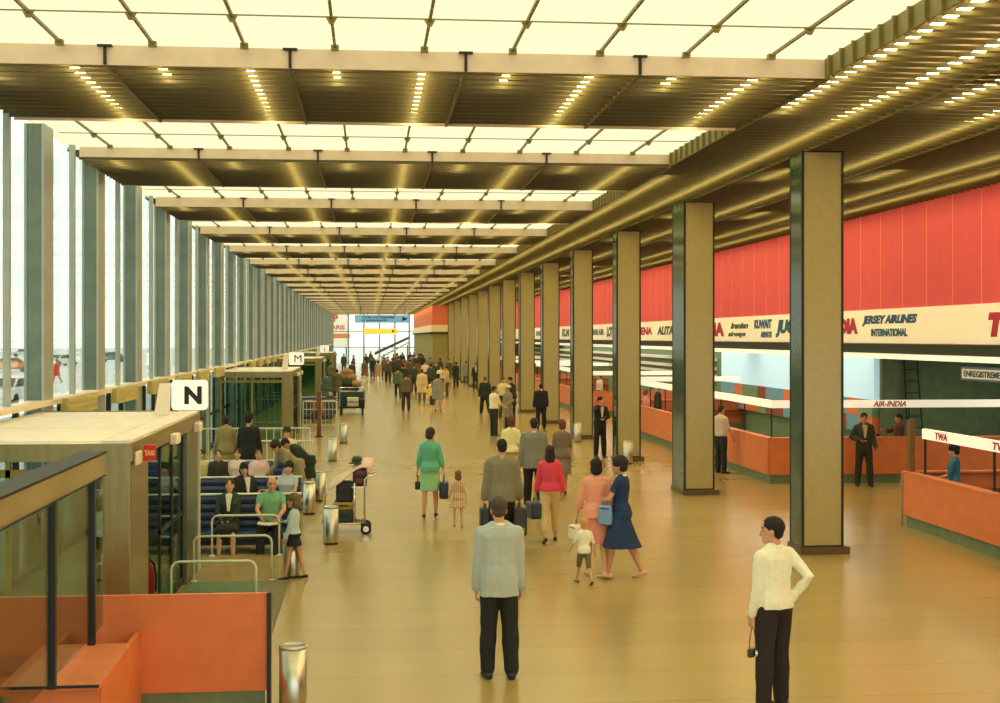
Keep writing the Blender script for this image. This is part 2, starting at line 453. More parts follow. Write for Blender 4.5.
# ================================================================ check-in counters
def counter(label, y0, y1, x0=9.05, x1=13.2, zc=1.0, ends=(True, True), letters=(), posts=None, sy0=None, zs=1.70):
    t = thing('check_in_counter', label, 'counter', (x0, y0, 0), group='airline check-in counters')
    L = y1 - y0; W = x1 - x0; d = .42
    fp, kk, top, en, inner = MB(), MB(), MB(), MB(), MB()
    fp.box(0, .04, 0, L, .2, zc); kk.box(.06, .1, .02, L - .02, 0, .2)
    top.box(-.02, .16, -.02, L + .02, zc, zc + .035); inner.box(.1, d, .1, L - .1, .62, .66); inner.box(.1, .14, .02, L - .02, .2, zc)
    for has, yy, sg in ((ends[0], 0, 1), (ends[1], L, -1)):
        if not has: continue
        MB().box(.045, W, yy, yy + sg*.04, .2, zc).build('end_panel', MX['orange'], t); kk.box(.1, W, yy + sg*.05, yy + sg*.09, 0, .2)
        top.box(.16, W, yy - sg*.02, yy + sg*.16, zc, zc + .035); inner.box(d, W, yy + sg*.1, yy + sg*d, .62, .66)
    fp.build('front_panel', MX['orange'], t, bevel=.004); kk.build('kick_plate', MX['kick'], t)
    top.build('counter_edge', MX['orange'], t, bevel=.006); inner.build('inner_desk', MX['brown'], t)
    cs = MB(); s0 = sy0 if sy0 is not None else 0
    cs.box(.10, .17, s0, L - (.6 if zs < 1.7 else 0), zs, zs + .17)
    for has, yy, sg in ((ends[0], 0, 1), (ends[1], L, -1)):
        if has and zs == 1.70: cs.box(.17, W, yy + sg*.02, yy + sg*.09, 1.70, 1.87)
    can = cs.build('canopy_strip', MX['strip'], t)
    if posts is None: posts = [k for k in [0.15 + 2.2*i for i in range(30)] if k < L]
    for k in posts: MB().box(.12, .15, k - .018, k + .018, zc + .03, zs).build('post', MX['black'], t)
    if ends[0]:
        yy = .05
        for xx in [1.1 + 2.2*i for i in range(9) if 1.1 + 2.2*i < W]:
            MB().box(xx - .015, xx + .015, yy - .015, yy + .015, zc + .03, 1.7).build('post', MX['black'], t)
    for text, o, ex, h, w, m_, sh in letters:
        lettering('lettering', text, o, ex, (0,0,1), h, m_, width=w, shear=sh, parent=can, bold=.03)
    return t
tw = counter('orange check-in counter nearest the camera, its white strip lettered TWA', 9.4, 22.8, x0=9.27, zc=.93, zs=1.57, ends=(False, True), posts=[12.75, 10.2, 8.0, 5.8, 3.5],
        letters=[('TWA', (.096, along(9.4, 943) - 9.4, 1.655), (0,-1,0), .12, along(9.4,937)-along(9.4,949), MX['tred'], .15),
                 ('TWA', (.096, along(9.4, 1004) - 9.4, 1.655), (0,-1,0), .12, .6, MX['tred'], .15)])
MB().box(-.03, .0, 13.37, 13.41, .02, .95).build('corner_edging', MX['steel'], tw)
MB().box(-.025, .32, 13.38, 13.42, .2, .95).build('corner_panel', MX['brown'], tw)
MB().box(  .06, .15, 13.22, 13.36, .95, 1.86).build('wooden_upright', MX['wood'], tw)
ai = counter('long orange check-in counter with a white strip lettered AIR-INDIA', 29.6, 48.0, x0=8.9, x1=16.4,
        letters=[('AIR-INDIA', (at(891, 404, 1.785)[0] - 8.9, .014, 1.785), (1,0,0), .13, .78, MX['torange'], .25)])
counter('orange check-in counter glimpsed between the fourth and fifth columns from the right', 55.8, 74.0)
counter('farthest orange check-in counter behind the narrowing row of columns', 81.6, 99.8)

# lamps under the soffit of the check-in recess
for k in range(7):
    la = bpy.data.lights.new('recess_fill_light', 'AREA'); la.energy = 130; la.size = 2.2; la.shape = 'RECTANGLE'; la.size_y = 10.5; la.color = (1, .9, .68)
    lo = bpy.data.objects.new('recess_fill_light', la); COL.objects.link(lo); lo.location = (15.2 if k < 2 else 12.4, 16 + 12*k, 2.92)
# ================================================================ entrance porches along the glass wall
MX['rooftop'] = mat('pale pinkish roof sheet', (250,236,214), .6, var=.06, scale=5)
MX['porchmetal'] = mat('gold grey metal cladding', (158,146,100), .3, .7, var=.12, scale=4, aniso=(4,4,.5))
MX['rail'] = mat('pale green white tube', (214,220,196), .35, var=.03)
MX['porchglass'] = glass('dark green porch glass', (.62,.77,.69), .25)
def porch(y0, label, W=2.18, L=5.5):
    t = thing('entrance_porch', label, 'entrance', (-4.6, y0, 0), group='entrance porches along the glass wall')
    m = MB(); m.box(0, W, 0, L, 2.13, 2.22)
    m.box(0, W - .3, 0.05, 2.0, 2.22, 2.245); m.box(0, W - .3, 2.04, 4.2, 2.22, 2.245); m.box(0, W - .3, 4.24, L - .05, 2.22, 2.245); m.box(W - .27, W, 0, L, 2.22, 2.25)
    m.build('roof', MX['rooftop'], t)
    m = MB(); m.box(-.0, W + .02, -.02, 0, 2.04, 2.22); m.box(W, W + .02, 0, L, 2.04, 2.22); m.box(0, W + .02, L, L + .02, 2.04, 2.26); m.build('fascia', MX['porchmetal'], t)
    m = MB(); m.box(W - .26, W, 0, .05, 0, 2.1); m.box(W - .05, W, .05, 1.15, 0, 2.1); m.build('corner_panel', MX['porchmetal'], t, bevel=.01)
    m = MB(); m.box(W - .06, W, 4.3, L - .06, 0, 2.1); m.build('far_panel', MX['finweb'], t)
    MB().box(W - .05, W + .03, L - .06, L, 0, 2.12).build('end_post', MX['rail'], t)
    for x in (.0, .95, W - .3): MB().box(x, x + .05, .0, .05, 0, 2.13).build('post', MX['olive'], t)
    MB().box(.05, W - .3, .0, .05, 1.88, 1.96).build('transom', MX['olive'], t)
    MB().box(.05, W - .3, .02, .03, .08, 1.88).build('near_glass', MX['porchglass'], t)
    MB().box(.05, W - .1, L - .04, L - .03, .08, 2.1).build('far_glass', MX['porchglass'], t)
    for a, b in ((2.35, 3.3), (3.34, 4.3)):
        m = MB(); m.box(W - .08, W - .05, a, a + .05, .02, 2.1); m.box(W - .08, W - .05, b - .05, b, .02, 2.1); m.box(W - .08, W - .05, a, b, .02, .12); m.box(W - .08, W - .05, a, b, 1.98, 2.1); m.box(W - .08, W - .05, a, b, .95, 1.0)
        f = m.build('door_leaf', MX['dark'], t); MB().box(W - .07, W - .06, a + .05, b - .05, .12, 1.98).build('pane', MX['porchglass'], f)
    for y in (2.55, 4.75): MB().box(W + .02, W + .12, y, y + .3, 2.0, 2.13).build('lamp_box', MX['white'], t, bevel=.02)
    return t
pn = porch(14.0, 'glazed entrance porch with flat pale roof carrying the N letter box')
rs = MB(); rs.box(2.2, 2.235, .12, .42, 1.98, 2.12); rsn = rs.build('lamp_box', MX['white'], pn, bevel=.015)
r2 = MB().box(2.24, 2.37, .44, .48, 2.0, 2.17).build('red_sign', MX['redplastic'], pn, bevel=.01); r2['label'] = 'small red sign with yellow letters'
lettering('lettering', 'TAXI', (2.305, .435, 2.085), (1,0,0), (0,0,1), .055, MX['tyellow'], width=.1, parent=r2, bold=.02)
porch(42.4, 'glazed entrance porch under the M letter box, second along the glass wall')
porch(68.2, 'glazed entrance porch under the small L letter box, third along the glass wall')
porch(93.0, 'farthest glazed entrance porch beyond the L letter box')
def letter_sign(ch, px, py, d, label):
    u = (px - 500)/F; X = d*(ST + u*CT); Y = d*(CT - u*ST); z = H - d*(py - VY)/F
    t = thing('door_letter_sign', label, 'sign', (X, Y, z), group='white letter boxes over the doors')
    w, h = .235, .20
    pts = []
    for cx, cz, a0 in ((w-.05, h-.05, 0), (-w+.05, h-.05, 90), (-w+.05, -h+.05, 180), (w-.05, -h+.05, 270)):
        for k in range(5): a = R(a0 + k*22.5); pts.append((cx + .05*math.cos(a), cz + .05*math.sin(a)))
    MB().prism(pts, 'y', -.07, .07).build('letter_box', MX['signbox'], t)
    lettering('letter', ch, (.05, -.075, .0), (1,0,0), (0,0,1), .24, MX['tblack'], width=.23 if ch != 'L' else .14, parent=t, bold=.05 if ch == 'N' else .0)
    b = 2.253 - z
    MB().prism([(-.47, b), (-.27, b), (-.26, .12), (-.2, .12), (-.2, -.1), (-.2, .16), (-.40, .16)], 'y', -.04, .04).build('bracket', MX['white'], t)
    return t
MX['signbox'] = mat('white lamp glass', (255,250,236), .4, var=0, emit=(1,.96,.8), estr=.45)
letter_sign('N', 190, 395, 18.2, 'large white box with black letter N above the nearest porch')
letter_sign('M', 296.5, 358.5, 43.5, 'white box with black letter M above the second porch')
letter_sign('L', 324.5, 349, 75, 'small white box with letter L farthest along the glass wall')

ex = thing('fire_extinguisher', 'red fire extinguisher standing inside the nearest porch doorway', 'fire extinguisher', (-2.72, 17.0, 0))
MB().lathe([(.02,0),(.07,.0),(.075,.02),(.075,.42),(.06,.47),(.025,.5),(.025,.54)], n=16).build('cylinder', MX['redplastic'], ex, smooth=True)
m = MB(); m.box(-.02,.02,-.06,.06,.54,.57); m.tube([(0,.03,.55),(.06,.05,.5),(.09,.06,.35),(.085,.05,.15)], .012, 6); m.build('valve_and_hose', MX['black'], ex)

# ================================================================ the desk in the foreground
dk = thing('service_desk', 'orange service desk with tall back panel and metal canopy at bottom left', 'desk', (-.9, 12.06, 0))
ZP = 1.04
MB().box(-3.7, 0, 0, .05, .18, ZP).build('back_panel', MX['orange'], dk)
MB().box(-3.7, -.02, .015, .045, 0, .18).build('kick_plate', MX['kick'], dk)
MB().box(-.0, .035, -.03, .07, 0, ZP + .005).build('edge_post', MX['black'], dk)
MB().box(-1.81, -1.09, -1.86, -.47, .69, .73).build('desk_top', MX['orange'], dk, bevel=.006)
m = MB(); m.box(-1.79, -1.11, -1.80, -1.76, .04, .69); m.build('front_panel', MX['orange'], dk)
m = MB(); m.box(-1.14, -1.09, -1.75, -.47, .02, .69); m.box(-1.13, -1.09, -.46, .0, .02, .73); m.build('side_panel', MX['orange'], dk)
MB().box(-1.82, -1.085, -1.872, -1.86, .715, .735).build('edge_trim', MX['black'], dk)
MB().box(-3.7, -1.81, -1.0, -.47, .60, .64).build('inner_shelf', MX['brown'], dk)
for y in (-1.96 + .03, -.41 - .1): MB().box(-1.44, -1.38, y - .03, y + .03, .73, 2.1).build('canopy_post', MX['black'], dk)
cn = MB()
for a, b in ((-7.6, -5.8), (-5.79, -3.9), (-3.89, -1.97), (-1.96, 0.02)): cn.box(-1.6, -1.4, a, b, 2.1, 2.29)
c_ = cn.build('canopy', MX['canopymetal'] if 'canopymetal' in MX else MX['steel'], dk)
m = MB(); m.box(-1.61, -1.385, -7.6, .03, 2.285, 2.305); m.box(-1.61, -1.385, -7.6, .03, 2.09, 2.10); m.build('canopy_edge', MX['dark'], c_)
MB().box(-1.415, -1.405, -7.6, -.05, .8, 2.09).build('glass_screen', MX['greenglass'], dk)

# ================================================================ barrier hoops, mat, fences
def hoop(d, x0, x1, label):
    Y = d*1.012
    t = thing('barrier_hoop', label, 'barrier', (x0, Y, 0), group='barrier hoops by the nearest porch'); w = x1 - x0; h = .61
    p = [(0,0,0), (0,0,h-.09)] + [(.09 - .09*math.cos(R(a)), 0, h - .09 + .09*math.sin(R(a))) for a in (30, 60, 90)]
    p += [(w - .09 + .09*math.sin(R(a)), 0, h - .09 + .09*math.cos(R(a))) for a in (0, 30, 60, 90)] + [(w, 0, 0)]
    MB().tube(p, .016, 8).build('tube', MX['rail'], t, smooth=True)
    for x in (0, w): MB().lathe([(.045, 0), (.045, .012), (.02, .02)], (x, 0, 0), 12).build('foot', MX['rail'], t)
hoop(20.4, -2.36, -1.36, 'white tube barrier hoop standing just in front of the seated woman')
hoop(18.3, -2.36, -1.32, 'middle one of the three white barrier hoops beside the nearest porch')
hoop(16.25, -2.36, -1.36, 'white tube barrier hoop closest to the orange desk panel')
MB().box(-2.4, -1.42, 12.4, 18.4, 0, .012).build('floor_mat', MX['mat']); m_ = bpy.data.objects['floor_mat']; tag(m_, 'green rubber mat on the floor beside the nearest porch', 'mat')
MB().box(-1.42, -1.08, 12.4, 18.5, 0, .010).build('mat_edge', MX['matgrey'], m_)
def fence(x0, x1, Y, label, n, mid=False):
    t = thing('railing', label, 'railing', (x0, Y, 0), group='white railings by the waiting area'); w = x1 - x0
    m = MB(); m.tube([(0,0,1.0), (w,0,1.0)], .02, 8); MB.build(m, 'top_rail', MX['rail'], t)
    m = MB(); m.tube([(0,0,.15), (w,0,.15)], .014, 6); m.build('bottom_rail', MX['rail'], t)
    if mid: MB().tube([(0,0,.72), (w,0,.72)], .012, 6).build('middle_rail', MX['rail'], t)
    for k in range(n + 1):
        x = w*k/n; e = k in (0, n)
        MB().tube([(x,0,0 if e else .15), (x,0,1.0)], .02 if e else .009, 6).build('post' if e else 'baluster', MX['rail'], t)
fence(-4.2, -1.5, 34.4, 'long white railing behind the two standing people at the benches', 15)
fence(-2.45, -1.24, 30.2, 'short pale railing to the right of the man in black jacket', 6)
fence(-2.36, -1.18, 48.6, 'bluish white railing pen farther on below the M letter box', 9, True)
bp = thing('wooden_post', 'thin brown wooden post standing by the far railing pen', 'post', (at(319, 437)[0], at(319, 437)[1], 0))
MB().box(-.07, .07, -.05, .05, .03, 1.5).build('shaft', MX['wood'], bp, bevel=.01); MB().box(-.14, .14, -.12, .12, 0, .03).build('base', MX['dark'], bp)

# ================================================================ litter bins
def bin_at(px, py, label, shiny=MX['steel']):
    X, Y = at(px, py)
    t = thing('ash_bin', label, 'bin', (X, Y, 0), group='steel cylinder bins on the hall floor')
    MB().lathe([(.117, .03), (.12, .035), (.12, .585)], n=24).build('drum', shiny, t, smooth=True)
    MB().lathe([(.115, 0), (.115, .03)], n=24).build('base_ring', MX['black'], t)
    MB().lathe([(.122, .58), (.124, .585), (.124, .597), (.121, .602), (.112, .602), (.108, .596), (.106, .575), (.02, .57)], n=24).build('rim', MX['steel'], t, smooth=True)
    return t
bin_at(293, 714, 'polished steel cylinder bin in the foreground beside the orange desk')
bin_at(331, 544, 'steel cylinder bin standing in front of the loaded luggage trolley')
bin_at(309, 514, 'steel cylinder bin at the right end of the front bench row')
bin_at(320, 501, 'steel cylinder bin between the benches and the luggage trolley')
bin_at(332.5, 461, 'steel cylinder bin beyond the trolley, near the short railing')
bin_at(343.5, 443, 'small far steel bin on the left of the hall past the railings')
bin_at(292, 577, 'steel cylinder bin hidden behind the girl in the black skirt')
bin_at(628, 464, 'bright steel bin in front of the third column from the right')
bin_at(577.5, 442, 'bright steel bin in front of the fourth column from the right')

# ================================================================ benches
def bench(x1, Y, w, label, m=None):
    t = thing('waiting_bench', label, 'bench', (x1 - w, Y, 0), group='blue vinyl benches in the waiting area'); m = m or MX['navy']
    n = max(2, round(w/.62)); s = w/n
    for k in range(n):
        a, b = k*s + .006, (k+1)*s - .006
        q = MB(); q.box(a, b, 0, .60, .19, .32); q.build('seat', m, t, bevel=.035)
        q = MB()
        for j in range(4):
            z0 = .31 + j*.125; y0 = .545 + j*.03
            q.prism([(y0, z0), (y0 + .14, z0), (y0 + .165, z0 + .122), (y0 + .03, z0 + .122), (y0 - .005, z0 + .066)], 'x', a, b)
        q.build('backrest', m, t, bevel=.012)
    MB().box(.03, w - .03, .06, .66, .12, .19).build('frame', MX['black'], t)
    MB().box(-.01, w + .01, .655, .81, .815, .835).build('top_rail', MX['rail'], t, bevel=.005)
    for x in (.2, w - .2):
        MB().box(x - .03, x + .03, .12, .60, 0, .12).build('leg', MX['dark'], t)
    return t
bench(-1.08, 20.85, 3.1, 'dark blue front bench with the woman and the man in green shirt')
bench(-1.2, 23.45, 3.1, 'dark blue middle bench behind the front row of the waiting area')
bench(-1.3, 26.65, 3.1, 'brighter blue rear bench of the waiting area below the railing', MX['blue'])
bench(-1.35, 52.5, 1.9, 'far blue bench beyond the bluish railing pen')
bench(-1.35, 55.5, 1.9, 'second far blue bench beyond the railing pen, farther back')

# ================================================================ loaded trolley
tx, ty = at(366, 532)
tr = thing('luggage_trolley', 'chrome luggage trolley loaded with bags beside the steel bin', 'trolley', (tx, ty, 0))
MX['chrome'] = mat('bright chrome tube', (214,214,204), .18, 1.0, var=0)
for y in (-.24, .24):
    MB().tube([(-.19,y,.16), (-.19,y,.86)], .016, 8).build('upright', MX['chrome'], tr, smooth=True)
    MB().tube([(-.02,y,.10), (-.02,y,.92), (.04,y,.97), (.16,y,.985)], .016, 8).build('upright', MX['chrome'], tr, smooth=True)
    MB().tube([(-.74,y,.18), (0,y,.18)], .014, 8).build('side_rail', MX['chrome'], tr, smooth=True)
    w = MB(); w.M = Matrix.Translation((0,y,.085)) @ Matrix.Rotation(R(90),4,'X')
    w.lathe([(.03,-.02),(.085,-.022),(.09,-.01),(.09,.01),(.085,.022),(.03,.02)], n=18); wo = w.build('wheel', MX['tyre'], tr, smooth=True)
    w = MB(); w.M = Matrix.Translation((0,y,.085)) @ Matrix.Rotation(R(90),4,'X'); w.lathe([(.01,-.026),(.05,-.026),(.05,.026),(.01,.026)], n=14); w.build('hub', MX['chrome'], wo)
w = MB(); w.M = Matrix.Translation((-.66,0,.06)) @ Matrix.Rotation(R(90),4,'X'); w.lathe([(.02,-.02),(.06,-.02),(.06,.02),(.02,.02)], n=14); w.build('caster', MX['tyre'], tr)
MB().box(-.74, -.02, -.24, .24, .165, .19).build('platform', MX['dark'], tr)
MB().box(-.24, .02, -.24, .24, .78, .80).build('basket', MX['chrome'], tr)
MB().tube([(.16,-.24,.985), (.16,.24,.985)], .017, 8).build('handle', MX['chrome'], tr)
def suitcase(label, x0, x1, y0, y1, z0, z1, rgb, name='suitcase', cat='suitcase', bevel=.03):
    t = thing(name, label, cat, ((x0+x1)/2, (y0+y1)/2, z0)); a, b, h = (x1-x0)/2, (y1-y0)/2, z1 - z0
    m = mat(name + ' cover', rgb, .55, var=.12)
    MB().box(-a, a, -b, b, 0, h).build('shell', m, t, bevel=min(bevel, h*.25))
    MB().box(-a - .004, a + .004, -b - .004, b + .004, h*.46, h*.54).build('seam_band', MX['dark'], t)
    MB().tube([(-.07, -b, h*.6), (-.06, -b - .035, h*.62), (.06, -b - .035, h*.62), (.07, -b, h*.6)], .009, 6).build('handle', MX['dark'], t)
    return t
suitcase('dark green case lying lowest on the luggage trolley', tx-.52, tx-.215, ty-.22, ty+.22, .19, .40, (44,62,54))
suitcase('ochre flat case on top of the dark green case', tx-.54, tx-.215, ty-.21, ty+.21, .40, .53, (176,142,76))
suitcase('black suitcase with red strap higher on the luggage trolley', tx-.50, tx-.215, ty-.2, ty+.2, .53, .86, (34,36,48))
suitcase('maroon travel bag in the upper basket of the trolley', tx-.22, tx+.02, ty-.2, ty+.2, .80, 1.09, (110,56,62), 'travel_bag', 'bag', .06)
# coat thrown over the load
prof = [(.13,1.13),(.10,1.19),(0,1.2),(-.12,1.15),(-.24,1.06),(-.36,.97),(-.48,.90),(-.58,.84),(-.64,.74),(-.67,.62),(-.69,.50),(-.70,.42)]
m = MB(); rows = []
for k, (x, z) in enumerate(prof):
    wd = .235 + .03*math.sin(k*1.3)
    a = [(x - .06*abs(j/3.5 - 1)**3, -wd + 2*wd*j/7, z + .03 - .13*abs(j/3.5 - 1)**2.5 + .015*math.sin(j*1.9 + k*.7)) for j in range(8)]
    b = [(p[0] + .012, p[1], p[2] + .022) for p in a[::-1]]
    rows.append(a + b)
m.rings(rows); cob = m.build('coat', mat('pale pinkish coat cloth', (226,196,170), .85, var=.1), smooth=True, loc=(tx, ty, 0))
tag(cob, 'pale pinkish coat draped over the loaded luggage trolley', 'coat')
hatm = mat('dark green felt', (58,74,52), .9, var=.1)
ht = thing('felt_hat', 'dark green hat lying on top of the trolley load', 'hat', (tx - .15, ty - .02, 1.165))
MB().lathe([(.02,0),(.14,0),(.15,.012),(.13,.02),(.09,.025)], n=18).build('brim', hatm, ht, smooth=True)
MB().lathe([(.09,.015),(.088,.08),(.07,.115),(.02,.12)], n=18).build('crown', hatm, ht, smooth=True)

# ================================================================ luggage farther down
x, y = at(352, 414)
ct = thing('baggage_cart', 'dark baggage cart with a pale box on it, left of the aisle', 'cart', (x, y, 0))
MB().box(-.55, .55, -.9, .9, .28, .36).build('deck', MX['dark'], ct)
for sx in (-.45, .45):
    for sy in (-.7, .7):
        w = MB(); w.M = Matrix.Translation((sx, sy, .14)) @ Matrix.Rotation(R(90),4,'Y'); w.lathe([(.03,-.04),(.14,-.04),(.14,.04),(.03,.04)], n=14); w.build('wheel', MX['tyre'], ct)
for sx in (-.53, .53): MB().tube([(sx,.88,.36),(sx,.88,1.1)], .02, 6).build('upright', MX['chrome'], ct)
MB().tube([(-.53,.88,1.1),(.53,.88,1.1)], .02, 6).build('handle', MX['chrome'], ct)
suitcase('pale box riding on the dark baggage cart', x-.2, x+.28, y-.6, y+.1, .36, .72, (214,206,178), 'packing_box', 'box', .01)
suitcase('black case at the right side of the baggage cart', x+.3, x+.54, y-.6, y+.2, .36, .66, (24,30,30))
suitcase('dark green trunk at the back of the baggage cart', x-.5, x+.5, y+.15, y+.8, .36, .95, (36,60,48), 'trunk', 'trunk')
x, y = at(347, 396)
hp = thing('baggage_trailer', 'brown heap of sacks on a trailer left of the far crowd', 'trailer', (x, y, 0))
MB().box(-.9, .7, -1.0, 1.0, .35, .5).build('deck', MX['dark'], hp)
for sx in (-.7, .5):
    for sy in (-.7, .7):
        w = MB(); w.M = Matrix.Translation((sx, sy, .18)) @ Matrix.Rotation(R(90),4,'Y'); w.lathe([(.03,-.05),(.18,-.05),(.18,.05),(.03,.05)], n=14); w.build('wheel', MX['tyre'], hp)
sackm = [mat('brown sacking', (138,106,66), .9, var=.2), mat('dark green canvas', (44,70,54), .9, var=.2), mat('tan sacking', (158,126,84), .9, var=.2)]
k = 0
for (sx, sy, sz) in ((-.55,-.5,.68),(.0,-.55,.70),(.45,-.45,.66),(-.5,.2,.68),(.1,.3,.72),(.45,.5,.66),(-.3,-.2,1.02),(.2,-.1,1.04),(-.05,.35,1.06),(.0,0,1.3)):
    q = MB(); q.ball((sx, sy, sz), (.36,.4,.24), 12, 8, Matrix.Rotation(k*.9,3,'Z')); q.build('sack', sackm[k % 3 if k < 6 else (k % 2)*2], hp, smooth=True); k += 1

# ================================================================ signs and stairs at the far end
YS = 125.0
def px_at(px, py, Y): return (px - VX)*Y/F/CT, H + Y*(VY - py)/F
MX['bluesign'] = mat('light blue sign', (96,160,206), .5, var=.0, emit=(.3,.58,.8), estr=.35)
MX['yellowsign'] = mat('yellow sign', (252,222,60), .5, var=.0, emit=(1,.8,.15), estr=.5)
x0, z1 = px_at(355, 315.2, YS); x1, z0 = px_at(410, 322.8, YS)
t = thing('direction_sign', 'long light blue direction sign with dark arrow hung at hall end', 'sign', ((x0+x1)/2, YS, z0))
w = (x1 - x0)/2; h = z1 - z0
MB().box(-w, w, -.06, .06, 0, h).build('panel', MX['bluesign'], t)
lettering('lettering', 'ACCES AUX TERRASSES', (-.4, -.065, h*.71), (1,0,0), (0,0,1), h*.26, MX['tblue'], width=3.0, parent=t, bold=.05)
lettering('lettering', 'ET RESTAURANTS', (-.75, -.065, h*.3), (1,0,0), (0,0,1), h*.26, MX['tblue'], width=2.3, parent=t, bold=.05)
MB().prism([(w - .75, h*.2), (w - .25, h*.5), (w - .75, h*.8)], 'y', -.08, -.06).build('arrow', MX['tblack'], t)
for sx in (-w + .5, w - .5): MB().tube([(sx,0,h),(sx,0,6.1 - z0)], .025, 6).build('hanger', MX['dark'], t)
YS2 = 150.0
x0, z1 = px_at(364, 328.3, YS2); x1, z0 = px_at(397, 334.3, YS2)
t = thing('direction_sign', 'yellow sign with red arrow below the blue one at hall end', 'sign', ((x0+x1)/2, YS2, z0))
w = (x1 - x0)/2; h = z1 - z0
MB().box(-w, w, -.06, .06, 0, h).build('panel', MX['yellowsign'], t)
MB().prism([(w - .6, h*.25), (w - .2, h*.5), (w - .6, h*.75)], 'y', -.08, -.06).build('arrow', MX['tred'], t)
for sx in (-w + .4, w - .4): MB().tube([(sx,0,h),(sx,0,6.1 - z0)], .025, 6).build('hanger', MX['dark'], t)
st = thing('staircase', 'sloping stair rising to the right in front of the end window', 'staircase', (0.6, 156, 0))
m = MB(); m.prism([(0,1.55),(3.9,3.35),(3.9,3.05),(0,1.2)], 'y', -.05, .05); m.build('balustrade', MX['finweb'], st)
m = MB(); m.prism([(0,1.55),(3.9,3.35),(3.9,3.05),(0,1.2)], 'y', 1.9, 2.0); m.build('balustrade', MX['finweb'], st)
m = MB()
for k in range(13): m.box(.3*k, .3*k + .33, .05, 1.9, .16*k + .6, .16*k + .76)
m.build('flight', MX['cream'], st)
for sx in (0.1, 3.7):
    MB().box(sx, sx + .12, .2, .4, 0, .6 + .5*sx).build('support', MX['finweb'], st)

# ================================================================ outside the glass
struct('ground_apron', MB().box(-260, -4.95, -40, 400, -.25, -.02), MX['tarmac'])
struct('ground_forecourt', MB().box(-4.95, 80, YE + .2, 400, -.25, -.02), MX['tarmac'])
carglass = mat('car window', (60,70,74), .1, var=0)
def car(px, py, rgb, label, rz):
    X, Y = at(px, py)
    t = thing('car', label, 'car', (X, Y, -.02), R(rz), group='cars parked outside the glass wall'); m = mat('car paint', rgb, .3, var=0, coat=.5)
    body = [(-2.0,.3),(-2.05,.62),(-1.95,.82),(-1.1,.88),(1.15,.9),(1.95,.8),(2.05,.6),(2.0,.3)]
    cab = [(-1.25,.86),(-.75,1.36),(.65,1.38),(1.25,.88)]
    MB().prism(body, 'y', -.78, .78).build('body', m, t, bevel=.06); MB().prism(cab, 'y', -.66, .66).build('roof', m, t, bevel=.06)
    g = MB(); g.prism([(-1.1,.92),(-.7,1.29),(.6,1.31),(1.08,.93)], 'y', -.675, .675); g.build('side_window', carglass, t)
    g = MB(); g.prism([(-1.265,.92),(-.80,1.32),(-.70,1.32),(-1.0,.92)], 'y', -.58, .58); g.prism([(1.265,.93),(.73,1.34),(.6,1.34),(1.0,.93)], 'y', -.58, .58); g.build('windscreen', carglass, t)
    for sx in (-1.25, 1.25):
        for sy in (-.7, .7):
            q = MB(); q.M = Matrix.Translation((sx, sy, .31)) @ Matrix.Rotation(R(90),4,'X'); q.lathe([(.05,-.09),(.29,-.09),(.31,-.06),(.31,.06),(.29,.09),(.05,.09)], n=18); q.build('wheel', MX['tyre'], t, smooth=True)
    for sy in (-.6, .6): MB().ball((-2.03, sy, .66), (.05,.1,.1), 8, 6).build('headlamp', MX['white'], t)
car(12, 404, (236,236,232), 'white car parked outside the glass, nearest at far left', 80)
car(10, 372, (214,120,50), 'orange car parked outside the glass behind the white one', 20)
car(62, 366, (220,220,214), 'pale car seen between the first two large mullions', 60)
car(112, 362, (90,110,130), 'grey blue car outside between the mullions farther along', 30)
car(24, 357, (200,206,210), 'distant silver car on the apron above the orange one', 10)
bl_ = thing('airport_building', 'long low pale building across the apron outside the glass', 'building', (-190, 250, -.02))
MB().box(-12, 12, -170, 160, 0, 6.5).build('wall', mat('pale render', (224,226,220), .9, var=.05), bl_)
MB().box(-13, 13, -171, 161, 6.5, 7.1).build('roof', mat('grey roof felt', (150,156,156), .9, var=.05), bl_)
for k in range(22): MB().box(12.0, 12.06, -165 + k*14.6, -155 + k*14.6, 2.0, 4.6).build('window', carglass, bl_)
hd = thing('hoarding', 'white hoarding with red lettering outside the end window', 'hoarding', (-4.2, 182, 0))
MB().box(-1.7, 1.4, -.05, .05, 2.0, 6.6).build('board', MX['white'], hd)
MB().box(-1.7, 1.6, -.09, -.05, 3.15, 3.75).build('red_band', MX['orange'], hd)
lettering('lettering', 'PARIS', (-.2, -.06, 4.6), (1,0,0), (0,0,1), .6, MX['torange'], width=2.2, parent=hd, bold=.03)
lettering('lettering', 'P', (-.3, -.06, 5.8), (1,0,0), (0,0,1), 1.0, MX['torange'], parent=hd, bold=.05)
for sx in (-1.4, 1.1): MB().box(sx - .08, sx + .08, 0.05, .2, 0, 6.4).build('post', MX['dark'], hd)
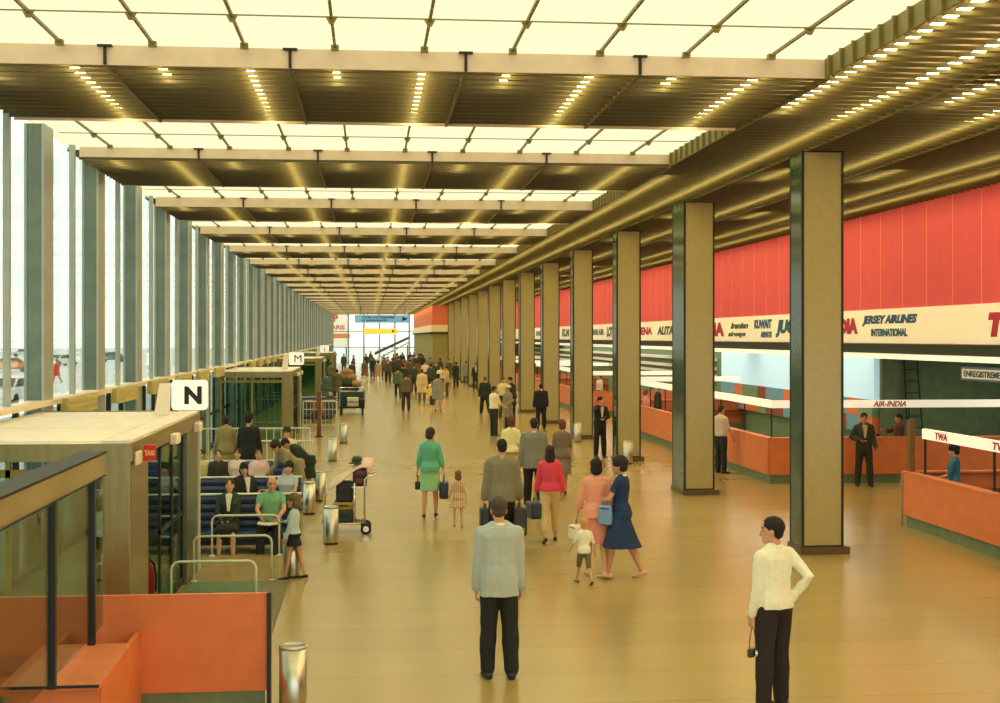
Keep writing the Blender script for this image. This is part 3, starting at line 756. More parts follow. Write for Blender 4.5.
# ================================================================ people
WS = bpy.data.scenes.new('workshop')
def solid(mb, voxel, smooth=3, wrinkle=0.0, seed=0.0):
    """overlapping closed shapes grown into one continuous skin"""
    me = bpy.data.meshes.new('tmp'); me.from_pydata(mb.v, [], mb.f)
    bm = bmesh.new(); bm.from_mesh(me); bmesh.ops.recalc_face_normals(bm, faces=bm.faces); bm.to_mesh(me); bm.free()
    o = bpy.data.objects.new('tmp', me); WS.collection.objects.link(o)
    r = o.modifiers.new('r', 'REMESH'); r.mode = 'VOXEL'; r.voxel_size = voxel; r.use_smooth_shade = True
    if smooth:
        sm = o.modifiers.new('s', 'SMOOTH'); sm.factor = .5; sm.iterations = smooth
    with bpy.context.temp_override(scene=WS, view_layer=WS.view_layers[0]):
        dg = bpy.context.evaluated_depsgraph_get(); out = bpy.data.meshes.new_from_object(o.evaluated_get(dg))
    bpy.data.objects.remove(o); bpy.data.meshes.remove(me)
    if wrinkle:
        for v in out.vertices:
            p = v.co; q = Vector((p.x*9 + seed, p.y*9, p.z*5)); q2 = Vector((p.x*22, p.y*22 + seed, p.z*14))
            v.co = p + v.normal * (wrinkle*noise.noise(q) + .45*wrinkle*noise.noise(q2))
    return out
SKIN = {}
def skin(rgb):
    if rgb not in SKIN: SKIN[rgb] = mat('skin', rgb, .55, var=.04)
    return SKIN[rgb]
CLOTH = {}
def cloth(rgb, kind='cloth'):
    if (rgb, kind) not in CLOTH: CLOTH[(rgb, kind)] = mat(kind, rgb, .85 if kind != 'leather' else .4, var=.04, scale=24 if kind != 'leather' else 10)
    return CLOTH[(rgb, kind)]
LIP = mat('lips', (184,106,90), .5, var=0); BROW = mat('brow and lash', (38,28,22), .7, var=0); EYEW = mat('eye white', (225,220,210), .4, var=0)
def ell(c, ax, ay, w, d, n=16, p=2.3):
    out = []
    for j in range(n):
        a = 2*math.pi*j/n; ca, sa = math.cos(a), math.sin(a)
        out.append(c + ax*(w*math.copysign(abs(ca)**(2/p), ca)) + ay*(d*math.copysign(abs(sa)**(2/p), sa)))
    return out
def rot(v, axis, deg): return Matrix.Rotation(R(deg), 3, axis) @ v
TORSO = [(.86,.10,.085,-.01),(.93,.160,.110,-.012),(1.0,.160,.110,-.01),(1.1,.138,.098,0),(1.2,.148,.105,0),(1.3,.165,.115,.002),(1.38,.172,.108,-.005),(1.43,.150,.085,-.01),(1.47,.09,.065,-.012),(1.5,.056,.056,-.008)]
TORSOF = [(.86,.10,.085,-.01),(.93,.172,.118,-.018),(1.0,.165,.112,-.012),(1.1,.122,.088,0),(1.2,.136,.100,.008),(1.29,.150,.122,.02),(1.37,.156,.100,.0),(1.43,.132,.075,-.01),(1.47,.08,.058,-.012),(1.5,.050,.050,-.008)]
HEAD = [(-.122,.020,.082,.05),(-.108,.038,.095,.02),(-.078,.054,.094,-.035),(-.045,.063,.093,-.070),(-.01,.070,.092,-.090),(.03,.074,.095,-.098),(.065,.071,.087,-.095),(.092,.058,.066,-.080),(.110,.036,.038,-.052),(.118,.012,.008,-.022)]
def person(name, label, pos, h, heading, top=None, bottom=None, hair=('short', (40,30,24)), sk=(206,156,120), fem=False, child=False,
           legs=((0,2,0,0),(0,2,0,0)), arms=((4,9,10),(4,9,10)), lean=0, twist=0, head=(0,0,0), seat=None, shoes=(30,26,24), heels=False,
           res=None, group=None, collar=None, hat=None, wrinkle=.006, fist=(25,25), build=1.0, face=None):
    X, Y = pos; dist = math.hypot(X, Y)
    vox = res or (.0075 if dist < 14 else .011 if dist < 20 else .015 if dist < 32 else .022 if dist < 60 else .030)
    seed = (X*7.3 + Y*3.1) % 50
    hs = 1.32 if child else 1.0
    s = h / (1.47 + .275*hs)
    vox = vox/s
    if face is None: face = 90 < (heading % 360) < 270
    pel = Vector((0,0,.95)); Rt = Matrix.Rotation(R(twist),3,'Z') @ Matrix.Rotation(R(-lean),3,'X')
    T = lambda p: pel + Rt @ (Vector(p) - pel)
    # ---- legs
    L = []
    for sd, (sw, ab, kn, fp) in zip((-1, 1), legs):
        hip = Vector((sd*.088*build, 0, .92)); a = R(sw); b = R(ab)
        d1 = Vector((sd*math.sin(b), math.sin(a)*math.cos(b), -math.cos(a)*math.cos(b)))
        a2 = R(sw - kn); d2 = Vector((sd*math.sin(b)*.6, math.sin(a2), -math.cos(a2))).normalized()
        kne = hip + d1*.43; ank = kne + d2*.41
        fd = Vector((sd*.12, math.cos(R(fp)), -math.sin(R(fp)))).normalized()
        fu = Vector((1,0,0)).cross(fd).normalized()
        if fu.z < 0: fu = -fu
        L.append((hip, kne, ank, fd, fu, d1, d2))
    hl = .045 if heels else 0
    low = min(min((l[2] - l[4]*(.085 + hl)).z, (l[2] + l[3]*.15 - l[4]*.085).z) for l in L)
    dz = -low
    if seat is not None: dz = seat/s + .085 - .92
    SH = Vector((0,0,dz))
    # ---- arms
    A = []
    shw = .178*build if not fem else .158*build
    for sd, arm in zip((-1, 1), arms):
        sho = T((sd*shw, -.005, 1.405))
        if arm[0] == 'ik':
            w = Vector(arm[1]) ; pole = Vector(arm[2]); D = w - sho; dl = min(D.length, .52); D.normalize(); w = sho + D*dl
            ca = (dl*dl + .28*.28 - .255*.255)/(2*dl*.28); ca = max(-1, min(1, ca))
            pp = pole - D*pole.dot(D); pp.normalize()
            elb = sho + D*(.28*ca) + pp*(.28*math.sqrt(1 - ca*ca))
        else:
            f, ab, e = arm[:3]; inn = arm[3] if len(arm) > 3 else 3
            u = Vector((sd*math.sin(R(ab)), math.sin(R(f))*math.cos(R(ab)), -math.cos(R(f))*math.cos(R(ab))))
            elb = sho + Rt @ u*.28
            q = Vector((sd*math.sin(R(ab - inn)), math.sin(R(f + e))*math.cos(R(ab)), -math.cos(R(f + e))*math.cos(R(ab)))).normalized()
            w = elb + Rt @ q*.255
        A.append((sho, elb, w))
    # ---- head
    piv = T((0,-.008,1.475)); Rh = Rt @ Matrix.Rotation(R(head[0]),3,'Z') @ Matrix.Rotation(R(-head[1]),3,'X') @ Matrix.Rotation(R(head[2]),3,'Y')
    hc = piv + Rh @ Vector((0,.018,.155*hs))
    HP = lambda p: hc + Rh @ (Vector(p)*hs)
    tor = TORSOF if fem else TORSO
    def torso(mb, zmin, infl, zmax=1.475, waist=None, hem=None):
        rs = []
        for z, w, d, yo in tor:
            if z < zmin - .001 or z > zmax: continue
            w2, d2 = w*build + infl, d*build + infl
            if z > 1.44 and infl: w2 += .012; d2 += .008
            if hem and z < 1.02: w2 = max(w2, hem*.97); d2 = max(d2, hem*.70)
            if waist and z < 1.25: w2 = max(w2, waist); d2 = max(d2, waist*.72)
            rs.append((z, w2, d2, yo))
        if not rs or rs[0][0] - zmin > .02:
            w0, d0, y0 = (rs[0][1], rs[0][2], rs[0][3]); rs.insert(0, (zmin, (hem or w0), (hem*.72 if hem else d0), y0))
        mb.rings([ell(SH + T((0, yo, z)), Rt @ Vector((1,0,0)), Rt @ Vector((0,1,0)), w, d) for z, w, d, yo in rs])
        # shoulder slope
        for sd in (-1, 1):
            mb.tube([SH + T((sd*.04,-.01,1.45 + infl*.6)), SH + T((sd*shw*.96,-.006,1.395 + infl*.2))], [.052 + infl*.7, .048 + infl*.8], 10, round_ends=True)
    def armtube(mb, i, infl, t=1.0, flare=0.0):
        sho, elb, w = A[i]; pts = [sho, sho.lerp(elb,.5), elb, elb.lerp(w,.4), elb.lerp(w,.8), w]; rr = [.054,.046,.039,.039,.031,.026]
        if fem or child: rr = [r*.87 for r in rr]
        n = max(2, min(6, round(1 + 5*t)))
        mb.tube([SH + p for p in pts[:n]], [r*build + infl + flare*k/5 for k, r in enumerate(rr[:n])], 10, round_ends=True)
    def legtube(mb, i, infl, t=1.0, flare=0.0, thick=1.0):
        hip, kne, ank, *_ = L[i]; pts = [hip + Vector((0,0,.02)), hip.lerp(kne,.35), hip.lerp(kne,.75), kne, kne.lerp(ank,.3), kne.lerp(ank,.7), ank]
        rr = [.088,.083,.064,.054,.056,.042,.036]
        if child: rr = [r*.85 for r in rr]
        n = max(2, min(7, round(1 + 6*t)))
        mb.tube([SH + p for p in pts[:n]], [(r*build + infl + flare*k/6)*thick for k, r in enumerate(rr[:n])], 12, round_ends=True)
    # ---- body : one skin
    B = MB(); torso(B, .86, 0, 1.5); B.tube([SH + T((0,-.012,1.43)), SH + piv + Vector((0,0,.03)), SH + HP((0,-.01,-.06))], [.056,.052,.050] if not fem else [.05,.045,.043], 12)
    B.rings([[SH + HP((w*math.cos(2*math.pi*j/16)*(1 if True else 1), (yf + yb)/2 + (yf - yb)/2*math.sin(2*math.pi*j/16), z)) for j in range(16)] for z, w, yf, yb in HEAD])
    B.tube([SH + HP((0,.088,.012)), SH + HP((0,.104,-.025)), SH + HP((0,.108,-.042))], [x*hs for x in (.008,.011,.014)], 8, round_ends=True)
    for sd in (-1, 1): B.ball(SH + HP((sd*.073,-.008,-.018)), Vector((.012,.02,.032))*hs, 8, 6)
    hands = []
    for i in (0, 1):
        legtube(B, i, 0); armtube(B, i, 0)
        hip, kne, ank, fd, fu, *_ = L[i]
        B.tube([SH + ank - fd*.035 - fu*.045, SH + ank + fd*.03 - fu*.048, SH + ank + fd*.12 - fu*.066], [.028,.030,.016], 8, round_ends=True)
    HB = MB()
    for i, sd in ((0, -1), (1, 1)):
        sho, elb, w = A[i]; d = (w - elb).normalized()
        fw = Rt @ Vector((0,1,0)); th = (fw - d*fw.dot(d))
        if th.length < .3: th = Vector((0,0,1)) - d*d.z
        th.normalize(); nn = th.cross(d)*sd        # palm side
        if nn.dot(Rt @ Vector((-sd,0,0))) < 0: nn = -nn
        k = .92 if fem else 1.0
        base = SH + w
        HB.rings([ell(base + d*t_, th, nn, a*k, b*k, 10) for t_, a, b in ((-.03,.026,.022),(0,.026,.020),(.03,.034,.017),(.07,.041,.015),(.092,.040,.013),(.10,.032,.010))])
        cur = fist[i]
        for q, (off, ln) in enumerate(((.030,.066),(.010,.076),(-.011,.071),(-.030,.056))):
            p = base + d*.092 + th*off*k; dd = d.copy(); pts = [p - d*.015, p]; ang = 0
            for seg in (.42, .33, .25):
                ang += cur*(1 if seg != .42 else .7); dd = d*math.cos(R(ang)) + nn*math.sin(R(ang)); p = p + dd*ln*seg*k; pts.append(p)
            HB.tube(pts, [.0085,.0088,.0084,.0078,.0066], 7, round_ends=True)
        p = base + d*.025 + th*.030*k; t1 = (th*.75 + d*.65 + nn*.25).normalized(); t2 = (th*.25 + d*.9 + nn*.45).normalized()
        HB.tube([p - t1*.02, p + t1*.035, p + t1*.035 + t2*.03], [.012,.0105,.008], 8, round_ends=True)
        hands.append((base + d*.085 + nn*.02, d))
    fine = vox*s <= .009
    if fine:
        off = len(B.v); B.v += HB.v; B.f += [tuple(i + off for i in f) for f in HB.f]
    me = solid(B, min(vox, .0065/s) if fine else vox, 3)
    sm = skin(sk); me.materials.clear()
    for m_ in (sm, LIP, BROW, EYEW): me.materials.append(m_)
    if not fine:
        bm = bmesh.new(); bm.from_mesh(me); hm = HB.mesh('h', sm, True); bm.from_mesh(hm); bm.to_mesh(me); bm.free()
    RhI = Rh.inverted()
    if face:
        for p in me.polygons:
            q = (RhI @ (p.center - SH - hc))/hs
            if q.y < .06 or abs(q.z) > .12: p.material_index = 0; continue
            ax = abs(abs(q.x) - .033)
            if abs(q.x) < .024 and abs(q.z + .075) < .006: p.material_index = 1
            elif ax < .019 and abs(q.z - .028) < .0065: p.material_index = 2
            elif ax < .008 and abs(q.z - .002) < .007: p.material_index = 2
            elif fine and ax < .013 and abs(q.z - .002) < .005: p.material_index = 3
            else: p.material_index = 0
    else:
        me.polygons.foreach_set('material_index', [0]*len(me.polygons))
    root = thing(name, label, 'person', (X, Y, 0), R(heading), group)
    def put(nm, me_, m_=None, smooth=True):
        for v in me_.vertices: v.co = v.co*s
        if m_ is not None: me_.materials.clear(); me_.materials.append(m_); me_.polygons.foreach_set('material_index', [0]*len(me_.polygons))
        if smooth: me_.polygons.foreach_set('use_smooth', [True]*len(me_.polygons))
        me_.name = nm; me_.update()
        o = bpy.data.objects.new(nm, me_); COL.objects.link(o); o.parent = root; return o
    put('body', me)
    # ---- lower garment
    def skirt(mb, zhem, flare, zw=1.06, infl=.016):
        c0 = SH + pel
        wst = [(zw, .0), (1.0, .4), (.93, 1.0)]
        fx = [(l[0], l[1], l[2]) for l in L]
        def leg_at(i, z):
            hip, kne, ank = fx[i]
            if z > kne.z: t = (hip.z - z)/max(.01, hip.z - kne.z); return hip.lerp(kne, max(0, min(1, t)))
            t = (kne.z - z)/max(.01, kne.z - ank.z); return kne.lerp(ank, min(1, t))
        rs = []
        for z, k in wst:
            w, d = (.130 + .05*k)*build + infl, (.098 + .03*k)*build + infl
            if not fem: w += .01
            rs.append(ell(SH + Vector((0,-.01,z)), Vector((1,0,0)), Vector((0,1,0)), w, d))
        n = 6
        for k in range(1, n + 1):
            z = .93 + (zhem - .93)*k/n; a, b = leg_at(0, z), leg_at(1, z); mid = (a + b)/2
            w = abs(a.x - b.x)/2 + .085*build + infl + flare*k/n; d = abs(a.y - b.y)/2 + .085*build + infl + flare*k/n*.9
            w = max(w, .165*build + infl + flare*k/n - .02*k/n)
            r = ell(SH + Vector((mid.x, mid.y, z)), Vector((1,0,0)), Vector((0,1,0)), w, d, 24, 2.1)
            if flare > .05: r = [Vector((mid.x,mid.y,p.z)) + (p - Vector((mid.x,mid.y,p.z)))*(1 + .045*k/n*math.sin(j*math.pi*2/24*8)) for j, p in enumerate(r)]
            rs.append(r)
        rs = [[r[int(j*len(r)/24) % len(r)] for j in range(24)] if len(r) != 24 else r for r in rs]
        mb.rings(rs)
    def lapskirt(mb, infl=.02):
        a0, a1 = L[0], L[1]; hipc = SH + (a0[0] + a1[0])/2; kc = SH + (a0[1] + a1[1])/2; wk = abs(a0[1].x - a1[1].x)/2 + .07 + infl
        d = (kc - hipc).normalized(); up = Vector((1,0,0)).cross(d).normalized()
        if up.z < 0: up = -up
        mb.rings([ell(hipc - d*.12, Vector((1,0,0)), up, .16 + infl, .10), ell(hipc, Vector((1,0,0)), up, .18 + infl, .105 + infl), ell(hipc.lerp(kc,.5), Vector((1,0,0)), up, max(wk, .17), .085 + infl), ell(kc, Vector((1,0,0)), up, wk, .065 + infl), ell(kc + d*.06, Vector((1,0,0)), up, wk*.9, .05)])
        mb.rings([ell(kc + Vector((0,0,.03)), Vector((1,0,0)), Vector((0,1,0)), wk*.98, .07), ell(kc + Vector((0,.02,-.16)), Vector((1,0,0)), Vector((0,1,0)), wk, .06)])
    if bottom:
        kind, rgb = bottom[0], bottom[1]; G = MB()
        if kind in ('trousers', 'capri', 'shorts'):
            t_ = {'trousers': 1.0, 'capri': .84, 'shorts': .5}[kind]
            for i in (0, 1): legtube(G, i, .016 if kind != 'shorts' else .022, t_, flare=.022 if kind == 'trousers' else .008)
            rs = [(z, w*build + .014, d*build + .012, yo) for z, w, d, yo in tor if .85 < z < 1.12]
            rs[-1] = (1.06, rs[-1][1], rs[-1][2], rs[-1][3])
            G.rings([ell(SH + (T((0,yo,z)) if seat is not None else Vector((0,yo,z))), Vector((1,0,0)), Vector((0,1,0)), w, d) for z, w, d, yo in rs])
        elif kind == 'skirt':
            skirt(G, bottom[2], bottom[3] if len(bottom) > 3 else .02)
        elif kind == 'lapskirt': lapskirt(G)
        put('trousers' if kind in ('trousers', 'capri') else 'shorts' if kind == 'shorts' else 'skirt', solid(G, vox, 2, wrinkle, seed), cloth(rgb))
    if top:
        kind, rgb = top[0], top[1]; G = MB(); sl = top[2] if len(top) > 2 else 1.0; hem = top[3] if len(top) > 3 else None
        infl = {'jacket': .020, 'coat': .028, 'shirt': .016, 'blouse': .014, 'cardigan': .02, 'dress': .014}[kind]
        if kind == 'jacket': torso(G, hem or .82, infl, waist=.182*build if not fem else .15*build, hem=.200*build)
        elif kind == 'coat': torso(G, .93, infl, waist=.17*build); skirt(G, hem or .5, .05, zw=1.1, infl=.035)
        elif kind == 'dress':
            torso(G, 1.0, infl)
            if seat is not None: lapskirt(G)
            else: skirt(G, hem or .5, top[4] if len(top) > 4 else .04)
        else: torso(G, hem or .95, infl, hem=(.186*build + infl*.5), waist=(.15*build if kind == 'shirt' else None) if fem or kind != 'shirt' or h < 1.2 else .168*build)
        for i in (0, 1): armtube(G, i, infl*.72, sl, flare=.012 if kind in ('jacket', 'coat') else .004)
        put({'cardigan': 'cardigan', 'blouse': 'blouse'}.get(kind, kind), solid(G, vox, 2, wrinkle, seed + 9), cloth(rgb))
    if collar:
        c = SH + T((0,-.004,1.475)); G = MB(); rs = []
        G.tube([c + Rt @ Vector((.066*math.cos(2*math.pi*j/16), .062*math.sin(2*math.pi*j/16), .012*math.sin(2*math.pi*j/16)*-1)) for j in range(16)], .016, 8, closed=True)
        put('collar', G.mesh('collar', cloth(collar)))
        if face and top and top[0] in ('jacket', 'coat', 'cardigan'):
            G = MB(); f0 = tor[5]
            G.prism([(-.055,1.46),(.055,1.46),(.02,1.16),(-.02,1.16)], 'y', .0, f0[2]*build + f0[3] + .032)
            G.v = [tuple(SH + T(p)) for p in G.v]; put('shirt_front', G.mesh('shirt_front', cloth(collar)), smooth=False)
    # ---- shoes
    for i in (0, 1):
        hip, kne, ank, fd, fu, *_ = L[i]; G = MB(); a = SH + ank; sdv = fd.cross(fu)
        st = ((-.082,.026,.055,0),(-.06,.040,.072,0),(0,.041,.062,0),(.06,.045,.05,0),(.11,.046,.038,0),(.155,.038,.030,0),(.185,.016,.018,0))
        kk = .9 if fem else 1.0
        rs = []
        for t_, w, hgt, _ in st:
            bz = -.085 - (hl*max(0, min(1, (.09 - t_)/.12)) if heels else 0)*0
            lift = 0
            c = a + fd*t_*kk + fu*(bz + hgt*.5)
            rs.append(ell(c, sdv, fu, w*kk, hgt*.5, 10, 3))
        G.rings(rs)
        if heels: G.tube([a - fd*.055 - fu*.06, a - fd*.055 - fu*(.085 + hl)], [.018,.009], 7)
        put('shoe', G.mesh('shoe', cloth(shoes, 'leather')))
    # ---- hair
    if hair:
        style, hrgb = hair[0], hair[1]; G = MB(); C = lambda p: SH + HP(p)
        def hb(c, r): G.ball(C(c), Vector(r)*hs, 14, 10, Rh)
        if style == 'short': hb((0,-.016,.036), (.083,.107,.093)); hb((0,-.05,-.02), (.072,.055,.06))
        elif style == 'bald': hb((0,-.05,-.0), (.08,.058,.06))
        elif style == 'bouffant': hb((0,-.022,.045), (.096,.118,.105)); hb((0,-.055,-.03), (.09,.07,.075))
        elif style == 'bob': hb((0,-.018,.036), (.090,.112,.095)); hb((0,-.05,-.045), (.094,.068,.09))
        elif style == 'long': hb((0,-.018,.036), (.090,.112,.095)); hb((0,-.062,-.07), (.098,.065,.13)); hb((0,-.07,-.15), (.085,.05,.08))
        elif style == 'bun': hb((0,-.016,.036), (.084,.108,.093)); hb((0,-.10,.04), (.045,.045,.045)); hb((0,-.05,-.02), (.074,.055,.06))
        elif style == 'tails':
            hb((0,-.016,.036), (.086,.108,.094)); hb((0,-.05,-.02), (.076,.055,.065)); hb((.08,-.06,-.05), (.03,.03,.06)); hb((-.08,-.06,-.05), (.03,.03,.06))
        put('hair', solid(G, max(vox*.8, .006), 1, .006, seed), cloth(hrgb, 'hair'))
    if hat:
        G = MB(); kind, rgb = hat
        rs = [[SH + HP((r*1.0*math.cos(2*math.pi*j/18), -.012 + r*1.15*math.sin(2*math.pi*j/18), z)) for j in range(18)] for r, z in ((.08,.055),(.135 if kind == 'brim' else .092,.058),(.14 if kind == 'brim' else .096,.066),(.092,.075),(.088,.13),(.07,.155),(.02,.16))]
        G.rings(rs)
        if kind == 'cap': G.ball(SH + HP((0,.095,.062)), Vector((.06,.06,.01))*hs, 10, 6, Rh)
        put('hat', G.mesh('hat', cloth(rgb)))
    M = Matrix.Translation((X, Y, 0)) @ Matrix.Rotation(R(heading), 4, 'Z')
    return [M @ (p*s) for p, d in hands], root
def pp(px, py, z=0): return at(px, py, z)

# ---- things carried
def handbag(label, hand, heading, w, h, d, rgb, drop=.12, name='handbag', cat='bag', patch=None, strap=True):
    t = thing(name, label, cat, (hand.x, hand.y, hand.z - drop - h), R(heading)); m = cloth(rgb, 'leather')
    prof = [(-w/2*.92, 0), (w/2*.92, 0), (w/2, h*.25), (w/2*.9, h), (-w/2*.9, h), (-w/2, h*.25)]
    MB().prism([(p[0], p[1]) for p in prof], 'x', -d/2, d/2).build('body', m, t, bevel=min(d*.3, .025))
    MB().box(-d/2 - .004, d/2 + .004, -w*.30, w*.30, h*.80, h*.86).build('clasp_band', cloth((30,28,26), 'leather'), t)
    if patch: MB().box(-d*.28, d*.28, -w/2 - .012, -w/2 + .02, h*.08, h*.3).build('label_patch', cloth(patch), t)
    if strap:
        g = w*.28
        MB().tube([(0,-g,h-.01), (0,-g*.9,h + drop*.7), (0,-g*.4,h + drop), (0,g*.4,h + drop), (0,g*.9,h + drop*.7), (0,g,h-.01)], .009, 6).build('handle', m, t, smooth=True)
    return t
# ================================================================ who stands where
WALK_R = ((-14,2,18,22),(20,2,4,-6)); WALK_L = ((20,2,4,-6),(-14,2,18,22))
STAND = ((1,3,0,0),(-1,3,0,0))
P = person
# -- foreground
P('person', 'man seen from behind in pale grey blue jacket standing in the foreground centre', pp(499,678), 1.745, 2, ('jacket',(176,186,178),1.0,.80), ('trousers',(30,32,30)), ('short',(74,62,50)), legs=((2,2,0,0),(-1,3,0,0)), arms=((2,6,8),(2,6,8)), collar=(232,230,214), head=(0,6,0), build=.97, wrinkle=.008)
hh, _ = P('person', 'man in white shirt and dark trousers standing at lower right, hand on hip', pp(774,709), 1.695, 28, ('shirt',(238,240,214),.96,.93), ('trousers',(38,30,30)), ('short',(28,22,18)), legs=((0,4,0,0),(4,2,6,0)), arms=((2,5,10),('ik',(.17,-.06,1.0),(.5,-.85,.1))), head=(38,2,0), twist=0, face=True, fist=(30,60), wrinkle=.010, collar=(238,240,214))
cm = thing('camera', 'small grey camera hanging on a strap from the hand of the white-shirted man', 'camera', (hh[0].x, hh[0].y, hh[0].z - .30), R(40))
MB().box(-.055, .055, -.025, .025, 0, .075).build('camera_body', cloth((60,60,62), 'leather'), cm, bevel=.01)
q = MB(); q.M = Matrix.Translation((0,-.03,.036)) @ Matrix.Rotation(R(90),4,'X'); q.lathe([(.01,0),(.03,0),(.03,.035),(.02,.038)], n=16); q.build('lens', MX['chrome'], cm, smooth=True)
MB().tube([(-.05,0,.06), (-.04,0,.18), (0,0,.29), (.04,0,.18), (.05,0,.06)], .005, 6).build('strap', MX['black'], cm)
# -- middle of the hall
hh, _ = P('person', 'woman in sea green jacket walking away with a bag in each hand', pp(430,519), 1.60, -6, ('jacket',(96,178,148),.6,.90), ('skirt',(150,206,150),.52,.0), ('bouffant',(56,42,32)), fem=True, legs=((-4,2,6,4),(8,2,2,0)), arms=((2,12,14),(-2,14,10)), head=(-28,4,0), shoes=(40,38,36), heels=True, fist=(55,55))
handbag('black handbag in the left hand of the green-dressed woman', hh[0], 0, .20, .15, .10, (26,26,28), .1)
handbag('dark blue bag in the right hand of the green-dressed woman', hh[1], 0, .34, .30, .16, (40,46,66), .1)
_, gd = P('girl', 'little girl in striped beige dress walking beside the green-dressed woman', pp(458,527), .98, 0, ('dress',(206,170,128),.35,.62,.10), None, ('bob',(122,88,56)), fem=True, child=True, legs=((6,2,4,0),(-6,2,8,8)), arms=((6,14,14),(-6,14,12)), shoes=(196,160,120))
hh, _ = P('person', 'man in grey jacket walking away behind the foreground man, carrying two bags', pp(502,555), 1.77, 0, ('jacket',(134,130,106),1.0,.82), ('trousers',(44,38,34)), ('short',(30,24,20)), legs=WALK_R, arms=((0,10,4),(0,10,4)), fist=(62,62), build=1.06)
handbag('black briefcase in the left hand of the grey-jacketed man', hh[0], 0, .34, .34, .14, (24,28,26), .06, 'briefcase', 'briefcase')
handbag('dark travel bag with pale green tag in the right hand of the grey-jacketed man', hh[1], 0, .44, .42, .2, (46,42,32), .05, 'travel_bag', 'bag', patch=(150,180,70))
P('person', 'woman in cream blouse and beige skirt walking beyond the grey-jacketed man', pp(511,493), 1.60, 4, ('blouse',(240,234,180),.55,.94), ('skirt',(188,160,110),.52,.0), ('bouffant',(96,60,44)), fem=True, legs=WALK_L, arms=((4,12,10),(-6,14,12)), shoes=(60,50,40), heels=True)
P('person', 'tall man in blue grey jacket and dark trousers walking with the cream-bloused woman', pp(534,509), 1.76, -4, ('jacket',(128,130,122),1.0,.80), ('trousers',(34,32,34)), ('short',(44,36,32)), legs=WALK_L, arms=((-4,9,8),(6,9,8)), collar=(214,210,196), build=1.07)
_, wd_ = P('person', 'woman in dark patterned dress walking half hidden by the pink cardigan', pp(562,497), 1.58, 0, ('dress',(120,104,92),.4,.52,.02), None, ('bouffant',(112,62,44)), fem=True, legs=WALK_R, shoes=(60,44,36), heels=True)
hh, _ = P('person', 'woman in bright pink cardigan and cream trousers walking away', pp(550,542), 1.56, -2, ('cardigan',(226,72,96),.8,.93), ('capri',(214,186,134)), ('long',(46,32,28)), fem=True, legs=((-12,2,16,18),(14,2,2,-2)), arms=((4,12,10),(-4,10,14)), shoes=(58,52,44), fist=(60,30))
handbag('dark blue holdall hanging from the left hand of the pink cardigan woman', hh[0], 10, .42, .26, .26, (34,52,66), .07, 'holdall', 'bag')
hh, _ = P('person', 'woman in salmon pink suit walking away next to the navy dress', pp(596,577), 1.63, -6, ('jacket',(232,158,134),.55,.88), ('skirt',(216,140,118),.50,.0), ('bob',(30,24,24)), fem=True, legs=((12,2,3,0),(-10,2,14,16)), arms=((2,14,18),(-8,12,20)), shoes=(216,196,172), fist=(55,40))
handbag('white round handbag held by the woman in salmon pink', hh[0], 20, .26, .20, .16, (240,232,206), .06)
hh, _ = P('person', 'woman in navy blue sleeveless dress striding left with a light blue bag', pp(621,578), 1.66, 62, ('dress',(26,52,96),.12,.46,.09), None, ('bouffant',(38,30,30)), fem=True, legs=((13,2,4,-4),(-13,2,12,16)), arms=(('ik',(-.06,.30,1.12),(-.6,-.3,-.5)),('ik',(.10,.28,1.10),(.7,-.3,-.5))), head=(10,6,0), shoes=(222,186,156), collar=(240,236,220), fist=(50,50), face=True)
handbag('light blue flat bag on the arm of the navy dress woman', (hh[0] + hh[1])/2 + Vector((.06,-.26,.02)), 62, .2, .27, .08, (120,164,206), .06)
P('boy', 'small blond boy in white shirt and brown shorts between the two women', pp(584,584), .90, 10, ('shirt',(236,234,214),.4,.86), ('shorts',(112,104,72)), ('short',(206,154,96)), child=True, legs=WALK_L, arms=((20,14,20),(-10,16,20)), shoes=(120,90,70), head=(10,0,0))
def stripes(root, c1, c2, scale):
    for o in kids(root):
        if o.name.startswith('dress'):
            m = cloth(c1).copy(); nt = m.node_tree; b = nt.nodes['Principled BSDF']; w = nt.nodes.new('ShaderNodeTexWave'); w.inputs['Scale'].default_value = scale; w.inputs['Distortion'].default_value = .4
            r = nt.nodes.new('ShaderNodeValToRGB'); r.color_ramp.elements[0].color = lin(c1); r.color_ramp.elements[1].color = lin(c2); tc = nt.nodes.new('ShaderNodeTexCoord')
            nt.links.new(tc.outputs['Object'], w.inputs['Vector']); nt.links.new(w.outputs['Fac'], r.inputs[0]); nt.links.new(r.outputs[0], b.inputs['Base Color']); o.data.materials.clear(); o.data.materials.append(m)
stripes(gd, (176,128,88), (236,206,164), 9); stripes(wd_, (74,66,66), (150,134,116), 14)
